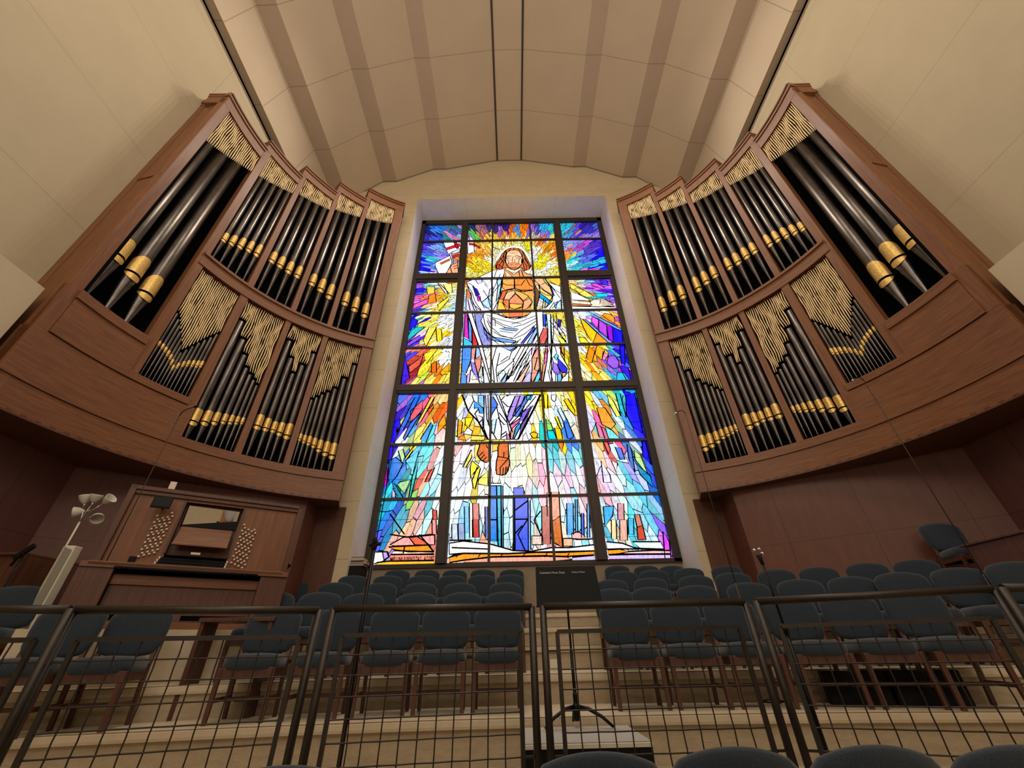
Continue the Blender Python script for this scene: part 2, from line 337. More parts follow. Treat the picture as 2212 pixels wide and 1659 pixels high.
# colour anchors read off the photograph: pixel, colour
ANCH = """
930 500 40 40 120;950 495 60 140 220;965 500 90 110 200;985 495 70 110 130;1000 500 150 140 180;925 515 70 60 180;945 515 80 110 220;965 517 60 140 150;985 513 200 130 170;995 515 160 190 200
915 535 110 60 220;930 535 100 120 240;945 540 140 180 240;925 550 90 120 240;940 553 150 190 250;955 550 150 140 240;915 565 40 10 250;925 560 80 200 240;945 558 90 220 220;960 560 170 140 240
915 580 30 0 250;935 575 110 150 250;950 590 210 190 250;925 592 190 210 250;970 575 250 250 250;985 585 250 245 240
1020 490 50 60 110;1020 505 90 200 120;1030 512 110 200 110;1040 500 150 110 120;1045 515 240 150 80;1060 512 250 220 110;1065 490 60 50 110;1080 500 160 110 170;1075 515 250 200 60;1095 490 60 40 120
1090 508 240 170 100;1105 495 230 110 60;1105 512 250 190 70;1120 495 110 150 190;1130 495 240 140 40;1135 512 250 190 80;1145 500 150 110 190;1155 512 200 190 190;1165 495 90 90 170;1175 490 70 180 220
1180 512 150 130 220;1190 515 240 220 130;1190 500 70 200 220
1020 530 250 250 250;1030 535 250 190 80;1050 530 250 225 120;1035 550 250 160 50;1055 550 250 190 90;1075 530 250 235 150;1090 525 250 240 180;1110 525 250 235 170;1125 530 250 240 170;1140 528 245 235 60
1150 520 250 230 130;1160 540 250 250 235;1165 525 240 140 60;1180 535 250 180 60;1195 530 240 160 60;1200 550 240 140 50;1185 555 250 240 170;1170 560 250 240 60;1165 575 250 235 60;1190 575 250 250 240
1195 580 250 235 90;1175 590 250 245 190;1200 595 250 240 110;1160 590 250 250 240;1025 570 250 220 60;1040 565 250 225 80;1050 580 250 230 70;1030 590 250 220 30;1060 560 250 250 220;1060 590 250 245 200
1010 560 245 160 80;1012 590 250 240 160;1150 560 250 250 245;1075 545 250 245 210
1220 495 70 190 220;1235 500 140 110 140;1245 495 110 90 200;1260 490 60 50 160;1275 495 70 60 190;1290 490 90 120 190;1225 510 90 160 200;1240 505 110 90 210;1255 502 240 150 150;1265 508 160 120 210;1285 508 150 140 220
1225 530 160 190 240;1245 525 150 150 240;1260 530 180 90 200;1280 525 90 70 200;1300 525 100 60 210;1230 540 240 140 130;1250 545 90 180 230;1270 545 110 90 210;1290 540 60 30 220;1295 555 30 0 250;1305 550 40 10 250
1225 555 250 190 90;1240 560 90 220 220;1255 558 110 130 230;1270 562 130 130 240;1290 562 60 190 220;1305 575 40 0 250;1230 575 200 230 240;1250 575 80 200 220;1270 575 60 180 220;1240 585 120 220 220;1265 582 230 120 220;1285 585 90 180 230;1300 585 120 160 240
905 615 170 110 220;920 612 120 200 210;940 610 250 235 190;955 612 240 240 240;975 612 250 240 150;985 608 225 140 90;900 630 60 20 220;915 628 50 140 220;930 628 250 200 90;945 630 250 210 90;960 625 220 225 250;975 625 250 245 180
895 648 235 110 190;915 645 240 140 210;930 645 240 150 50;945 645 250 200 60;960 645 250 230 110;975 645 220 240 250;890 662 210 130 230;905 668 110 80 220;925 662 240 190 160;940 665 250 240 190;955 660 250 225 80;975 665 190 230 250
885 690 60 20 220;900 685 80 180 210;920 682 250 240 170;940 680 250 235 120;960 680 235 245 250;975 690 250 250 250;880 705 35 10 230;895 710 60 190 200;915 700 250 230 90;930 705 250 240 150;945 710 250 220 50;965 710 245 250 250
875 725 60 190 190;890 730 160 110 230;905 720 230 210 240;920 730 240 225 120;935 730 250 230 100;950 725 250 215 50;965 730 220 235 250;880 745 100 60 220;905 742 210 230 210;925 740 250 245 200;950 742 250 240 150
880 765 90 90 220;900 760 240 150 140;915 765 235 120 100;930 760 250 225 70;945 765 250 235 110;960 762 250 250 250;875 785 50 10 235;895 785 220 90 70;910 790 200 140 200;925 785 250 225 80;940 790 250 180 60;955 785 250 200 40;968 780 240 250 250
870 810 70 40 220;885 815 180 60 70;900 815 190 110 160;915 812 210 230 100;930 810 250 190 60;945 810 245 150 50;960 800 250 195 40;875 828 110 60 220;895 828 230 210 130;915 828 200 130 220;935 828 240 240 130;960 825 250 225 110
1235 615 250 210 110;1250 612 240 225 220;1265 610 170 200 210;1285 608 90 130 220;1305 608 150 90 230;1240 630 250 235 130;1255 628 240 225 110;1275 622 220 120 230;1295 620 110 40 230;1315 620 210 120 230
1240 645 250 240 200;1260 645 250 220 80;1280 635 220 150 80;1300 632 150 180 240;1315 632 110 30 230;1290 642 70 200 210;1310 650 180 110 230;1240 655 250 250 250;1325 660 230 190 230
1245 680 250 250 235;1260 685 235 240 250;1280 680 190 215 250;1300 680 250 235 220;1315 685 245 190 90;1325 690 230 120 210;1250 700 250 225 110;1265 705 250 205 60;1285 695 230 110 220;1310 700 170 110 235;1320 700 245 170 60
1260 725 250 245 150;1275 720 250 200 40;1295 725 240 210 120;1310 722 170 30 230;1335 720 30 0 250;1245 740 250 250 250;1270 740 250 220 60;1300 742 250 235 120;1330 745 120 90 235
1260 760 250 245 220;1275 765 250 190 40;1290 760 250 190 60;1305 765 240 150 190;1320 755 90 200 210;1335 765 80 130 220;1345 770 40 0 250;1265 790 250 220 60;1280 795 250 170 60;1295 790 240 165 130;1315 785 165 110 225;1335 795 170 90 225;1350 790 240 150 200
1270 815 250 240 200;1285 815 250 190 60;1300 805 240 230 120;1315 815 80 200 210;1335 815 90 180 230;1355 810 80 40 230;1280 828 250 225 90;1310 828 230 240 130;1340 825 80 190 235
870 865 90 130 230;880 870 180 120 220;895 865 190 230 180;905 865 60 130 230;925 870 240 130 150;945 865 250 210 150;960 870 250 220 100;865 890 70 40 220;880 890 90 90 220;900 885 60 130 225;920 890 240 130 150;940 890 250 190 90;955 885 240 130 50;965 900 250 190 50
860 915 40 10 235;875 915 230 220 150;890 915 60 130 220;905 910 90 180 220;920 910 250 205 110;935 915 60 170 220;955 910 240 180 200;960 925 250 240 200;855 940 90 50 220;870 940 230 235 240;890 940 200 210 240;905 935 240 230 120;925 940 110 200 220;945 940 245 190 190
850 975 70 30 225;865 970 220 235 240;880 975 180 200 130;890 970 230 225 90;905 975 90 190 215;925 970 110 210 220;945 970 240 160 170;958 965 220 240 200;845 1000 90 160 220;860 1005 30 140 210;875 1000 90 190 210;895 1000 60 190 200;915 1000 130 215 220;935 1005 240 150 140;955 1000 210 230 240
840 1030 120 60 220;855 1030 40 140 215;870 1030 210 215 240;885 1030 60 200 200;905 1030 180 225 210;925 1030 230 120 110;945 1030 220 240 240;835 1060 60 200 200;850 1055 200 190 240;870 1050 20 150 170;890 1055 180 210 150;905 1060 240 190 170;925 1055 170 225 235;950 1060 230 240 250
1010 870 240 245 230;1025 880 210 225 245;1000 900 245 250 250;1012 900 250 210 60;1030 905 250 220 60;1005 930 250 225 130;1020 930 250 200 60;1040 925 250 245 200;995 945 240 160 80;1050 935 250 240 120;1015 920 250 250 240
1000 965 240 200 190;1010 990 245 225 225;1030 990 240 235 140;1045 980 250 250 250;1000 1030 225 240 240;1020 1030 245 250 245;1035 1035 240 220 60;1050 1010 245 245 240;1000 1060 230 240 240;1040 1060 245 250 240
1180 870 250 225 40;1200 870 250 250 245;1215 865 245 235 170;1235 875 250 215 40;1190 900 245 245 210;1210 900 190 225 250;1230 900 250 250 250;1240 920 245 235 220;1185 930 60 210 210;1200 925 250 205 30;1215 930 160 225 240;1225 935 90 140 230;1160 900 250 245 200;1150 940 250 210 60;1140 920 250 250 245
1150 975 250 245 230;1170 970 245 225 225;1190 975 130 215 220;1210 970 160 225 235;1235 975 150 215 220;1130 1000 245 245 210;1150 1010 245 240 160;1165 1000 240 205 220;1185 1000 240 200 220;1205 1005 210 235 240;1235 1010 230 225 240;1125 1040 240 245 240;1150 1040 240 215 220;1175 1040 235 180 200;1200 1040 235 220 225;1235 1040 230 200 215;1150 1060 235 205 215;1190 1060 235 170 190
1275 865 250 225 80;1290 865 230 240 250;1305 865 130 200 230;1320 870 240 235 150;1335 870 70 180 215;1350 865 80 200 210;1365 865 40 20 235;1280 890 245 220 220;1300 890 240 170 60;1320 890 245 225 180;1340 890 120 200 220;1360 900 30 0 250;1285 915 210 200 240;1300 915 230 120 170;1315 915 250 190 70;1335 910 110 210 200;1355 920 60 150 225;1375 915 50 10 245
1285 935 245 200 120;1300 935 90 200 200;1315 935 235 110 160;1335 930 160 220 180;1350 930 200 205 240;1370 935 90 160 230;1385 935 60 50 230;1290 965 240 190 150;1310 965 225 90 90;1325 965 220 235 235;1345 965 60 140 220;1360 960 235 230 250;1375 965 30 160 200;1390 970 50 10 245
1295 1000 230 220 240;1315 1000 240 225 220;1335 1000 110 210 230;1350 1000 100 130 225;1365 1000 170 170 240;1380 995 150 200 180;1395 1000 60 20 240;1300 1030 230 200 225;1320 1030 225 235 240;1340 1030 210 235 240;1360 1030 90 170 230;1380 1030 200 200 240;1395 1025 20 150 190;1405 1030 60 110 230;1305 1060 235 190 205;1335 1060 215 230 240;1365 1060 210 220 245;1390 1055 150 200 230;1410 1055 40 130 210
835 1095 30 190 200;850 1090 60 170 215;870 1090 130 210 215;890 1090 170 220 130;905 1095 240 200 180;925 1095 130 215 230;940 1090 225 240 240;830 1120 50 150 220;845 1120 80 120 220;865 1120 110 200 220;885 1120 180 210 170;905 1120 235 190 190;925 1125 170 225 230;940 1120 225 235 235;825 1150 110 120 230;840 1150 50 160 215;860 1145 120 200 225;880 1150 240 205 180;900 1150 200 205 235;920 1150 190 225 235;940 1150 235 190 190
820 1175 110 120 230;840 1170 70 180 225;860 1175 240 200 170;880 1175 240 180 180;910 1165 230 235 240;930 1170 240 170 150;820 1200 225 235 245;845 1200 190 170 235;870 1205 240 190 180;815 1215 215 210 225
990 1100 230 245 245;1010 1100 150 215 235;1035 1095 225 235 235;985 1150 215 225 235;1000 1150 160 215 230;1025 1150 190 225 235;1050 1140 185 225 235;1000 1180 230 235 235;1040 1180 240 225 215;1085 1150 185 225 230;1105 1100 200 230 230;1100 1160 215 235 235;1095 1190 240 235 225
1150 1100 180 225 230;1165 1110 160 220 235;1150 1150 190 225 235;1170 1150 215 190 190;1165 1180 235 235 235;1215 1100 220 235 235;1230 1120 160 215 230;1245 1150 150 210 235;1225 1150 170 220 230;1265 1150 170 215 235;1250 1175 225 225 245;1220 1180 240 215 200;1245 1185 225 220 245;1270 1185 230 230 250
1300 1100 210 230 235;1320 1095 200 225 235;1340 1095 225 200 210;1360 1100 215 235 225;1380 1100 170 220 230;1405 1095 120 200 230;1425 1100 235 200 190;1310 1140 120 200 225;1330 1150 230 220 180;1350 1140 225 235 235;1365 1150 110 205 225;1395 1140 190 225 235;1415 1140 220 230 235;1435 1160 150 110 235;1310 1180 220 220 245;1350 1180 215 235 230;1390 1180 225 235 235;1420 1185 240 200 215;1445 1190 220 130 235;1310 1205 235 215 230;1360 1203 240 215 210;1400 1205 200 180 240;1440 1205 190 140 240
1000 1205 240 200 190;1050 1215 245 195 170;1150 1212 240 200 190;1200 1210 240 200 195;1250 1210 210 205 240
"""
AN = []
for tok in ANCH.replace('\n', ';').split(';'):
    t = tok.split()
    if len(t) == 5:
        x, z = wpx(float(t[0]), float(t[1])); AN.append((x, z, tuple(int(q) for q in t[2:])))
KA, KV = 3.3, 12.0
def warp(x, z):
    dx, dz = x-FX, z-FZ; r = hypot(dx, dz); return (log(r+.8)*KA, atan2(dx, -dz)*KV)
def unwarp(u, v): r = exp(u/KA)-.8; th = v/KV; return (FX+r*sin(th), FZ-r*cos(th))
ANW = [(*warp(a[0], a[1]), a[0], a[1], a[2]) for a in AN]
def gcol(x, z, jit=.075):
    r = hypot(x-FX, z-FZ)+1e-6; rx, rz = (x-FX)/r, (z-FZ)/r; a = random.gauss(0, jit*1.8); b = random.gauss(0, jit*.7)
    x2, z2 = x+rx*a-rz*b, z+rz*a+rx*b; best = None; bd = 1e9
    for _, _, ax, az, c in ANW:
        dx, dz = ax-x2, az-z2; al = dx*rx+dz*rz; ac = -dx*rz+dz*rx; d = al*al*.45+ac*ac*1.5
        if d < bd: bd = d; best = c
    k = random.uniform(.86, 1.06); return tuple(max(0, min(255, q*k+random.uniform(-10, 10))) for q in best)
def glassrgb(c):
    l = lin(c); mx = max(l)+1e-6; k = 1.22+.5*sum(l)/3
    return tuple(mx*(q/mx)**1.28*k for q in l)
gv, gf, gc = [], [], []
def gpoly(pts, y, c):
    o = len(gv); gv.extend([(x, y, z) for x, z in pts]); gf.append(tuple(range(o, o+len(pts)))); gc.extend([(*glassrgb(c), 1)]*len(pts))
lead = MB()
def stroke(pts, wd, y, closed=False):
    wd = wd*1.25
    n = len(pts); L = []; R_ = []
    for i in range(n):
        a = pts[(i-1) % n] if (closed or i) else pts[i]; b = pts[(i+1) % n] if (closed or i < n-1) else pts[i]
        dx, dz = b[0]-a[0], b[1]-a[1]; l = hypot(dx, dz) or 1; nx, nz = -dz/l*wd/2, dx/l*wd/2
        L.append((pts[i][0]+nx, y, pts[i][1]+nz)); R_.append((pts[i][0]-nx, y, pts[i][1]-nz))
    if closed: L.append(L[0]); R_.append(R_[0])
    L2 = [(a[0], a[1]-.004, a[2]) for a in L]
    lead.grid([L, [((a[0]+b[0])/2, y-.006, (a[2]+b[2])/2) for a, b in zip(L, R_)], R_], smooth=False)
# background pieces: a Voronoi mosaic stretched along rays that leave the figure's head and chest
X0, X1, Z0, Z1 = -3.22, 3.62, 1.68+H, 14.26+H
import itertools
S2, cell = [], {}
HC = .3
def put(u, v): cell.setdefault((int(u//HC), int(v//HC)), []).append((u, v))
for tries in range(70000):
    x = random.uniform(X0-.25, X1+.25); z = random.uniform(Z0-.25, Z1+.25); u, v = warp(x, z)
    r = hypot(x-FX, z-FZ); md = .235*min(1, 6.0/r) if r > 1.2 else .36
    ku, kv = int(u//HC), int(v//HC); R0 = 2 if md > HC else 1
    if all((a-u)**2+(b_-v)**2 > md*md for i in range(-R0, R0+1) for j in range(-R0, R0+1) for (a, b_) in cell.get((ku+i, kv+j), ())):
        S2.append((u, v)); put(u, v)
        if abs(v) > pi*KV-2: put(u, v-2*pi*KV*(1 if v > 0 else -1))
def clip(poly, a, b, c):      # keep a*x+b*y<=c
    out = []
    for i in range(len(poly)):
        p, q = poly[i], poly[(i+1) % len(poly)]; dp = a*p[0]+b*p[1]-c; dq = a*q[0]+b*q[1]-c
        if dp <= 0: out.append(p)
        if (dp < 0 < dq) or (dq < 0 < dp): t = dp/(dp-dq); out.append((p[0]+(q[0]-p[0])*t, p[1]+(q[1]-p[1])*t))
    return out
for i, (u, v) in enumerate(S2):
    poly = [(u-1, v-1), (u+1, v-1), (u+1, v+1), (u-1, v+1)]
    ku, kv = int(u//HC), int(v//HC); nb = []
    for a in range(-3, 4):
        for b_ in range(-3, 4):
            for (x, z) in cell.get((ku+a, kv+b_), ()):
                d2 = (x-u)**2+(z-v)**2
                if d2 > 1e-12: nb.append((d2, x, z))
    nb.sort()
    for d2, x, z in nb[:18]:
        a, b_ = x-u, z-v
        poly = clip(poly, a, b_, a*(u+x)/2+b_*(v+z)/2)
        if len(poly) < 3: break
    if len(poly) < 3: continue
    P = [unwarp(max(a, KA*log(.81)), b_) for a, b_ in poly]
    for (a, b_, c) in ((1, 0, X1), (-1, 0, -X0), (0, 1, Z1), (0, -1, -Z0)):
        P = clip(P, a, b_, c)
        if len(P) < 3: break
    if len(P) < 3: continue
    cx = sum(p[0] for p in P)/len(P); cz = sum(p[1] for p in P)/len(P)
    A = abs(sum(P[k][0]*P[(k+1) % len(P)][1]-P[(k+1) % len(P)][0]*P[k][1] for k in range(len(P))))/2
    if A < 3e-4: continue
    sh = []
    for k in range(len(P)):
        dx, dz = P[k][0]-cx, P[k][1]-cz; l = hypot(dx, dz) or 1; f = max(.55, 1-.011/l*1.25); sh.append((cx+dx*f, cz+dz*f))
    gpoly(sh, GY, gcol(cx, cz))
b = MB(); b.box(-3.3, 3.7, GY+.006, GY+.02, 1.66+H, 14.3+H); b.build('lead_backing', M['void'], win)

# drawn pieces, traced in the frames of the enlarged views: (origin x, origin y, scale)
FR = dict(K=(980, 500, 7.542), S=(980, 680, 8.848), T=(980, 840, 7.54), U=(1160, 560, 10.37), V=(880, 460, 8.293), X=(780, 820, 3.16), W=(1180, 660, 4.76), Y=(1230, 840, 3.66), Z=(800, 840, 3.66), A=(850, 590, 3.66))
def fp(f, s):
    o = FR[f]; q = [float(t) for t in s.replace(',', ' ').split()]
    return [wpx(o[0]+q[i]/o[2], o[1]+q[i+1]/o[2]) for i in range(0, len(q), 2)]
ART = []
def P_(f, s, c, lw=.026): ART.append(('p', f, s, c, lw))
def L_(f, s, lw=.02): ART.append(('l', f, s, None, lw*1.3))
WH = (248, 249, 252)
# side columns
P_('W', '680 220 780 265 785 385 690 385', (22, 0, 255)); P_('W', '620 205 680 220 690 380 640 350', (165, 0, 225)); P_('W', '470 110 540 140 530 230 465 170', (235, 110, 225)); P_('W', '540 150 620 200 630 345 540 270', (190, 90, 235))
P_('W', '485 90 770 240 760 262 480 115', (120, 180, 240)); P_('W', '375 140 400 140 690 385 640 385', (140, 170, 240)); P_('W', '345 125 400 165 520 280 480 385 420 300 380 220', (250, 205, 40)); P_('W', '520 280 640 385 480 385', (250, 170, 50)); P_('W', '600 80 660 90 700 120 705 185 640 150 575 100', (245, 170, 60))
P_('W', '755 400 805 400 810 615 770 600', (25, 0, 250)); P_('W', '640 520 700 510 750 580 740 640 690 650 620 590', (165, 110, 230)); P_('W', '750 620 845 640 875 775 820 760', (75, 30, 230)); P_('W', '730 690 800 690 860 775 720 775', (60, 190, 235)); P_('W', '440 420 500 470 470 590 410 540', (250, 160, 30)); P_('W', '520 410 600 460 570 560 500 500', (250, 185, 50)); P_('W', '585 470 640 510 600 570 575 550', (240, 150, 190)); P_('W', '335 330 390 330 440 385 350 385', (250, 235, 60))
P_('Y', '445 55 515 30 580 350 500 300 450 200', (28, 0, 255)); P_('Y', '575 415 600 415 645 600 580 530', (40, 0, 240)); P_('Y', '215 150 280 150 365 280 330 320 255 280', (250, 170, 60)); P_('Y', '520 585 640 690 660 780 560 680', (0, 150, 190)); P_('Y', '455 440 490 480 520 660 470 560', (40, 120, 220)); P_('Y', '360 460 410 470 440 560 400 560', (60, 120, 225)); P_('Y', '205 270 250 300 280 395 235 380', (235, 120, 165)); P_('Y', '265 415 300 415 325 480 310 520', (220, 85, 85)); P_('Y', '365 35 400 40 450 230 400 180', (40, 190, 200)); P_('Y', '300 45 350 100 405 215 370 220 310 110', (235, 235, 120)); P_('Y', '510 490 560 520 620 680 520 560', (190, 220, 150)); P_('Y', '280 300 340 330 400 395 310 395', (110, 210, 215)); P_('Y', '250 570 320 680 330 740 270 740', (215, 210, 240)); P_('Y', '330 570 380 590 370 660', (240, 215, 210))
P_('Z', '170 290 230 230 240 300 190 420 160 425', (45, 0, 245)); P_('Z', '145 450 185 450 170 550 140 570', (70, 30, 230)); P_('Z', '150 570 200 540 260 590 210 690 150 760 140 680', (20, 130, 215)); P_('Z', '240 735 320 720 270 830 210 760', (170, 205, 150)); P_('Z', '315 180 415 90 410 170 320 270', (240, 115, 130)); P_('Z', '350 70 390 70 260 330 230 320', (50, 120, 225)); P_('Z', '400 195 380 230 270 410 260 390 320 260', (60, 120, 225)); P_('Z', '455 165 500 120 500 150 460 210', (240, 120, 30)); P_('Z', '540 270 590 200 600 280 530 355', (250, 170, 20)); P_('Z', '395 400 480 265 495 290 440 425', (50, 160, 220)); P_('Z', '105 780 130 610 140 640 130 760', (200, 0, 190)); P_('Z', '430 740 465 660 510 620 465 730', (225, 75, 75)); P_('Z', '480 65 510 65 400 260 360 290', (250, 205, 110)); P_('Z', '330 700 385 540 360 700 320 860 305 860', (50, 195, 195)); P_('Z', '275 570 385 490 340 660', (90, 200, 220)); P_('Z', '190 745 260 860 200 860', (20, 150, 170)); P_('Z', '175 790 215 850 170 860', (200, 190, 240)); P_('Z', '220 490 260 480 275 540 250 590', (180, 210, 150)); P_('Z', '350 445 330 500 280 570 280 540', (235, 225, 90))
P_('A', '125 390 165 355 195 380 165 440 120 460', (35, 10, 230)); P_('A', '115 500 150 430 245 430 120 530', (40, 190, 200)); P_('A', '160 250 275 200 270 240 155 285', (235, 110, 190)); P_('A', '280 180 330 160 340 230 270 240', (240, 150, 50)); P_('A', '335 430 380 450 385 530 345 545', (250, 215, 50)); P_('A', '110 555 210 490 215 520 120 580', (150, 100, 230)); P_('A', '90 650 110 740 130 830 60 880', (80, 40, 215)); P_('A', '300 720 340 700 340 790 300 790', (240, 125, 40)); P_('A', '370 780 445 710 440 780', (250, 180, 30)); P_('A', '260 110 325 110 325 160 270 170', (250, 210, 90)); P_('A', '350 80 410 160 440 160 370 90', (215, 225, 250)); P_('A', '395 90 460 85 465 150 430 165', (250, 240, 150)); P_('A', '350 250 430 190 440 210 360 300', (250, 225, 80)); P_('A', '120 740 200 680 240 640 210 730 130 790', (225, 110, 90)); P_('A', '240 640 350 600 260 720', (250, 220, 70)); P_('A', '235 530 280 430 340 430 260 580', (245, 225, 110))
# banner and raised hand
P_('V', '500 900 780 760 800 890 740 1010 690 1090 560 1090 500 960', WH); P_('V', '650 540 950 500 960 640 730 735', (240, 246, 246)); P_('V', '685 635 940 545 945 600 700 670', (226, 34, 58)); P_('V', '820 505 860 500 925 640 890 652', (226, 34, 58)); P_('V', '800 700 940 650 935 700 810 740', (205, 220, 228)); P_('V', '815 775 925 735 922 775 825 805', (228, 50, 70)); P_('V', '580 905 760 820 765 850 600 930', (238, 122, 55)); P_('V', '755 740 790 740 825 890 800 890', (252, 248, 238)); P_('V', '740 1000 830 900 900 850 912 1080 700 1092', (238, 176, 138)); L_('V', '825 930 905 880'); L_('V', '830 970 908 930'); L_('V', '835 1010 910 975'); L_('V', '770 980 800 1080'); L_('V', '1105 560 1105 560')
P_('K', '225 150 330 160 335 330 250 370 230 360', (245, 250, 252)); P_('K', '250 190 330 200 440 270 430 285 320 230 250 225', (226, 34, 58))
# halo of pale pieces round the head
P_('K', '690 430 760 330 860 262 980 236 1100 250 1190 330 1240 430 1275 600 1240 690 1180 680 700 640 665 560', (252, 246, 214), .012); L_('K', '850 220 800 150'); L_('K', '980 190 980 150'); L_('K', '1100 210 1160 150'); L_('K', '760 300 640 260'); L_('K', '1200 300 1280 320')
# white mantle, left of the figure
P_('K', '215 830 430 740 640 640 780 600 840 640 800 760 775 900 760 1060 700 1180 640 1290 450 1300 320 1190 270 1010 235 920', (240, 243, 250))
P_('K', '310 895 380 945 425 1040 365 1060', (62, 62, 225)); P_('K', '370 1040 430 1060 445 1150 400 1140', (238, 90, 220)); P_('K', '450 1160 610 1050 615 1250 500 1250', (186, 216, 246)); P_('K', '700 760 780 760 770 900 740 1060 690 1150 720 920', (176, 212, 222)); P_('K', '345 780 440 750 470 830 400 860', (215, 210, 242)); P_('K', '590 940 640 900 640 1060 560 1090', (205, 226, 246))
for q in ('235 840 330 900 400 1060 480 1200 600 1290', '225 880 300 1000 350 1150 450 1290', '430 745 560 900 620 760', '500 860 620 1010 760 700', '450 1160 640 1010 760 860', '540 1050 640 1200 740 1080', '480 960 560 1080 600 1240', '620 660 640 760', '700 630 660 760'): L_('K', q, .018)
P_('K', '215 940 285 1010 295 1085 205 1095', (220, 140, 92)); P_('K', '205 1100 290 1100 380 1290 200 1290', (214, 208, 232)); L_('K', '230 1110 270 1290'); L_('K', '270 1100 340 1290')
# mantle right and the outstretched arm
P_('K', '1480 770 1560 840 1740 900 1765 1280 1380 1280 1500 1250 1600 1150 1620 1050 1570 900', (242, 245, 252)); P_('K', '1320 770 1450 765 1490 840 1570 910 1605 1010 1605 1060 1500 1040 1410 985 1380 870 1320 870', (242, 192, 146)); P_('K', '1320 890 1400 990 1390 1100 1350 1240 1315 1285', (120, 82, 64)); P_('K', '1330 880 1390 870 1405 930 1350 930', (238, 205, 175))
P_('K', '1405 925 1600 1055 1595 1150 1410 1010', (240, 215, 132)); P_('K', '1410 1010 1590 1150 1560 1195 1400 1085', (0, 172, 232)); P_('K', '1580 890 1610 960 1640 1060 1610 1040', (80, 130, 230)); P_('K', '1640 1180 1745 1110 1755 1270 1650 1250', (190, 220, 248)); P_('K', '1760 760 1720 900 1590 830 1510 760', (250, 205, 80))
for q in ('1495 790 1590 900 1740 1100', '1560 860 1650 960 1745 1010', '1610 1060 1500 1250', '1745 1120 1600 1260', '1640 1150 1560 1270', '1470 1090 1440 1270', '1500 1120 1480 1260', '1690 1140 1660 1270', '1320 800 1400 880 1480 850', '1380 870 1470 960 1600 1040'): L_('K', q, .018)
P_('U', '750 740 900 780 1100 880 1200 935 780 920', WH); P_('U', '790 1060 1750 1080 1760 1120 800 1120', WH); P_('U', '780 920 1180 965 1250 915 1330 892 1420 886 1500 905 1600 948 1706 990 1706 1014 1640 1022 1704 1040 1692 1062 1550 1065 1380 1078 790 1060', (250, 222, 202)); P_('U', '790 1000 1240 1030 1200 1055 800 1055', (224, 148, 108)); P_('U', '830 670 900 645 1040 710 950 770', (238, 78, 34)); P_('U', '740 545 1060 700 1280 850 1100 860 940 780 750 650', (250, 222, 110)); P_('U', '1300 770 1560 770 1590 850 1340 860', (40, 205, 222)); P_('U', '1200 560 1330 545 1500 640 1500 690 1240 600', (232, 96, 222)); P_('U', '1390 480 1560 490 1600 600 1450 560', (80, 50, 235))
for q in ('1190 950 1200 1000 1240 1040', '1290 900 1420 920 1700 990', '1420 960 1700 1010', '1440 1000 1700 1035', '1440 1040 1680 1058', '1420 900 1410 1010'): L_('U', q, .016)
# torso
P_('K', '790 970 990 955 1100 985 1295 970 1320 1060 1322 1285 700 1285 725 1150 770 1050', (238, 178, 104)); P_('K', '790 975 880 980 800 1130 740 1100 765 1040', (226, 122, 78)); P_('K', '860 1000 990 970 1000 1030 910 1120 820 1110', (240, 196, 160)); P_('K', '1000 970 1110 1000 1220 1060 1140 1140 1050 1050 1010 1020', (240, 186, 112)); P_('K', '1140 1140 1260 1080 1280 1160 1200 1260 1120 1280', (236, 178, 140)); P_('K', '820 1120 905 1130 900 1280 830 1200 800 1160', (226, 140, 96)); P_('K', '960 1060 1000 1018 1060 1070 1135 1150 1120 1230 1000 1272 910 1250 902 1130', (238, 160, 122)); P_('K', '910 1180 1120 1190 1110 1250 1000 1272 915 1250', (236, 190, 100)); P_('K', '1210 1060 1310 1060 1310 1280 1240 1250 1280 1150', (214, 196, 120)); P_('K', '730 1150 800 1170 850 1280 705 1280', (236, 200, 100))
P_('K', '800 768 985 765 985 940 850 972 790 925', (240, 178, 104)); P_('K', '990 765 1180 765 1275 790 1312 870 1300 955 1150 992 1000 940', (236, 156, 82)); L_('K', '800 850 860 880 980 880'); L_('K', '1000 880 1100 880 1160 800'); L_('K', '850 960 980 935 1100 965 1290 960', .028); L_('K', '1180 780 1240 880 1290 910')
P_('K', '730 1310 1290 1310 1200 1370 1100 1402 900 1412 820 1375', (232, 176, 92)); P_('K', '900 1320 1130 1320 1120 1392 905 1405', (236, 140, 98))
# neck and head
P_('K', '838 600 900 650 980 715 1060 650 1110 605 1125 645 1200 700 1310 725 1310 748 818 748', (240, 172, 122)); P_('K', '845 640 960 745 850 745', (250, 205, 165)); L_('K', '1060 650 1080 745'); L_('K', '1100 640 1140 745')
P_('K', '680 560 700 500 745 450 790 370 850 310 910 280 985 275 1060 285 1120 320 1160 380 1200 450 1230 510 1262 570 1235 620 1190 640 1150 650 1110 600 835 600 770 625 715 630 690 600', (208, 128, 84))
for q in ('850 310 800 420 720 520 690 600', '820 360 810 470 740 560 740 620', '860 330 820 500 790 600', '1120 330 1170 450 1230 560 1235 610', '1110 370 1130 480 1190 570 1180 640', '930 285 890 330', '1040 285 1090 330', '1130 520 1160 650', '1150 440 1215 540', '760 440 800 500', '980 276 985 310'): L_('K', q, .02)
P_('K', '690 560 740 540 800 600 760 628 715 630', (226, 90, 40)); P_('K', '1190 560 1255 560 1235 620 1180 640', (232, 110, 50))
P_('K', '850 420 870 350 920 318 1000 310 1070 330 1112 400 1125 460 1108 540 1062 600 1000 636 940 622 880 572 848 500', (246, 202, 168)); P_('K', '800 470 835 470 840 525 812 515', (240, 190, 155)); P_('K', '1110 450 1135 460 1125 520 1105 520', (240, 190, 155))
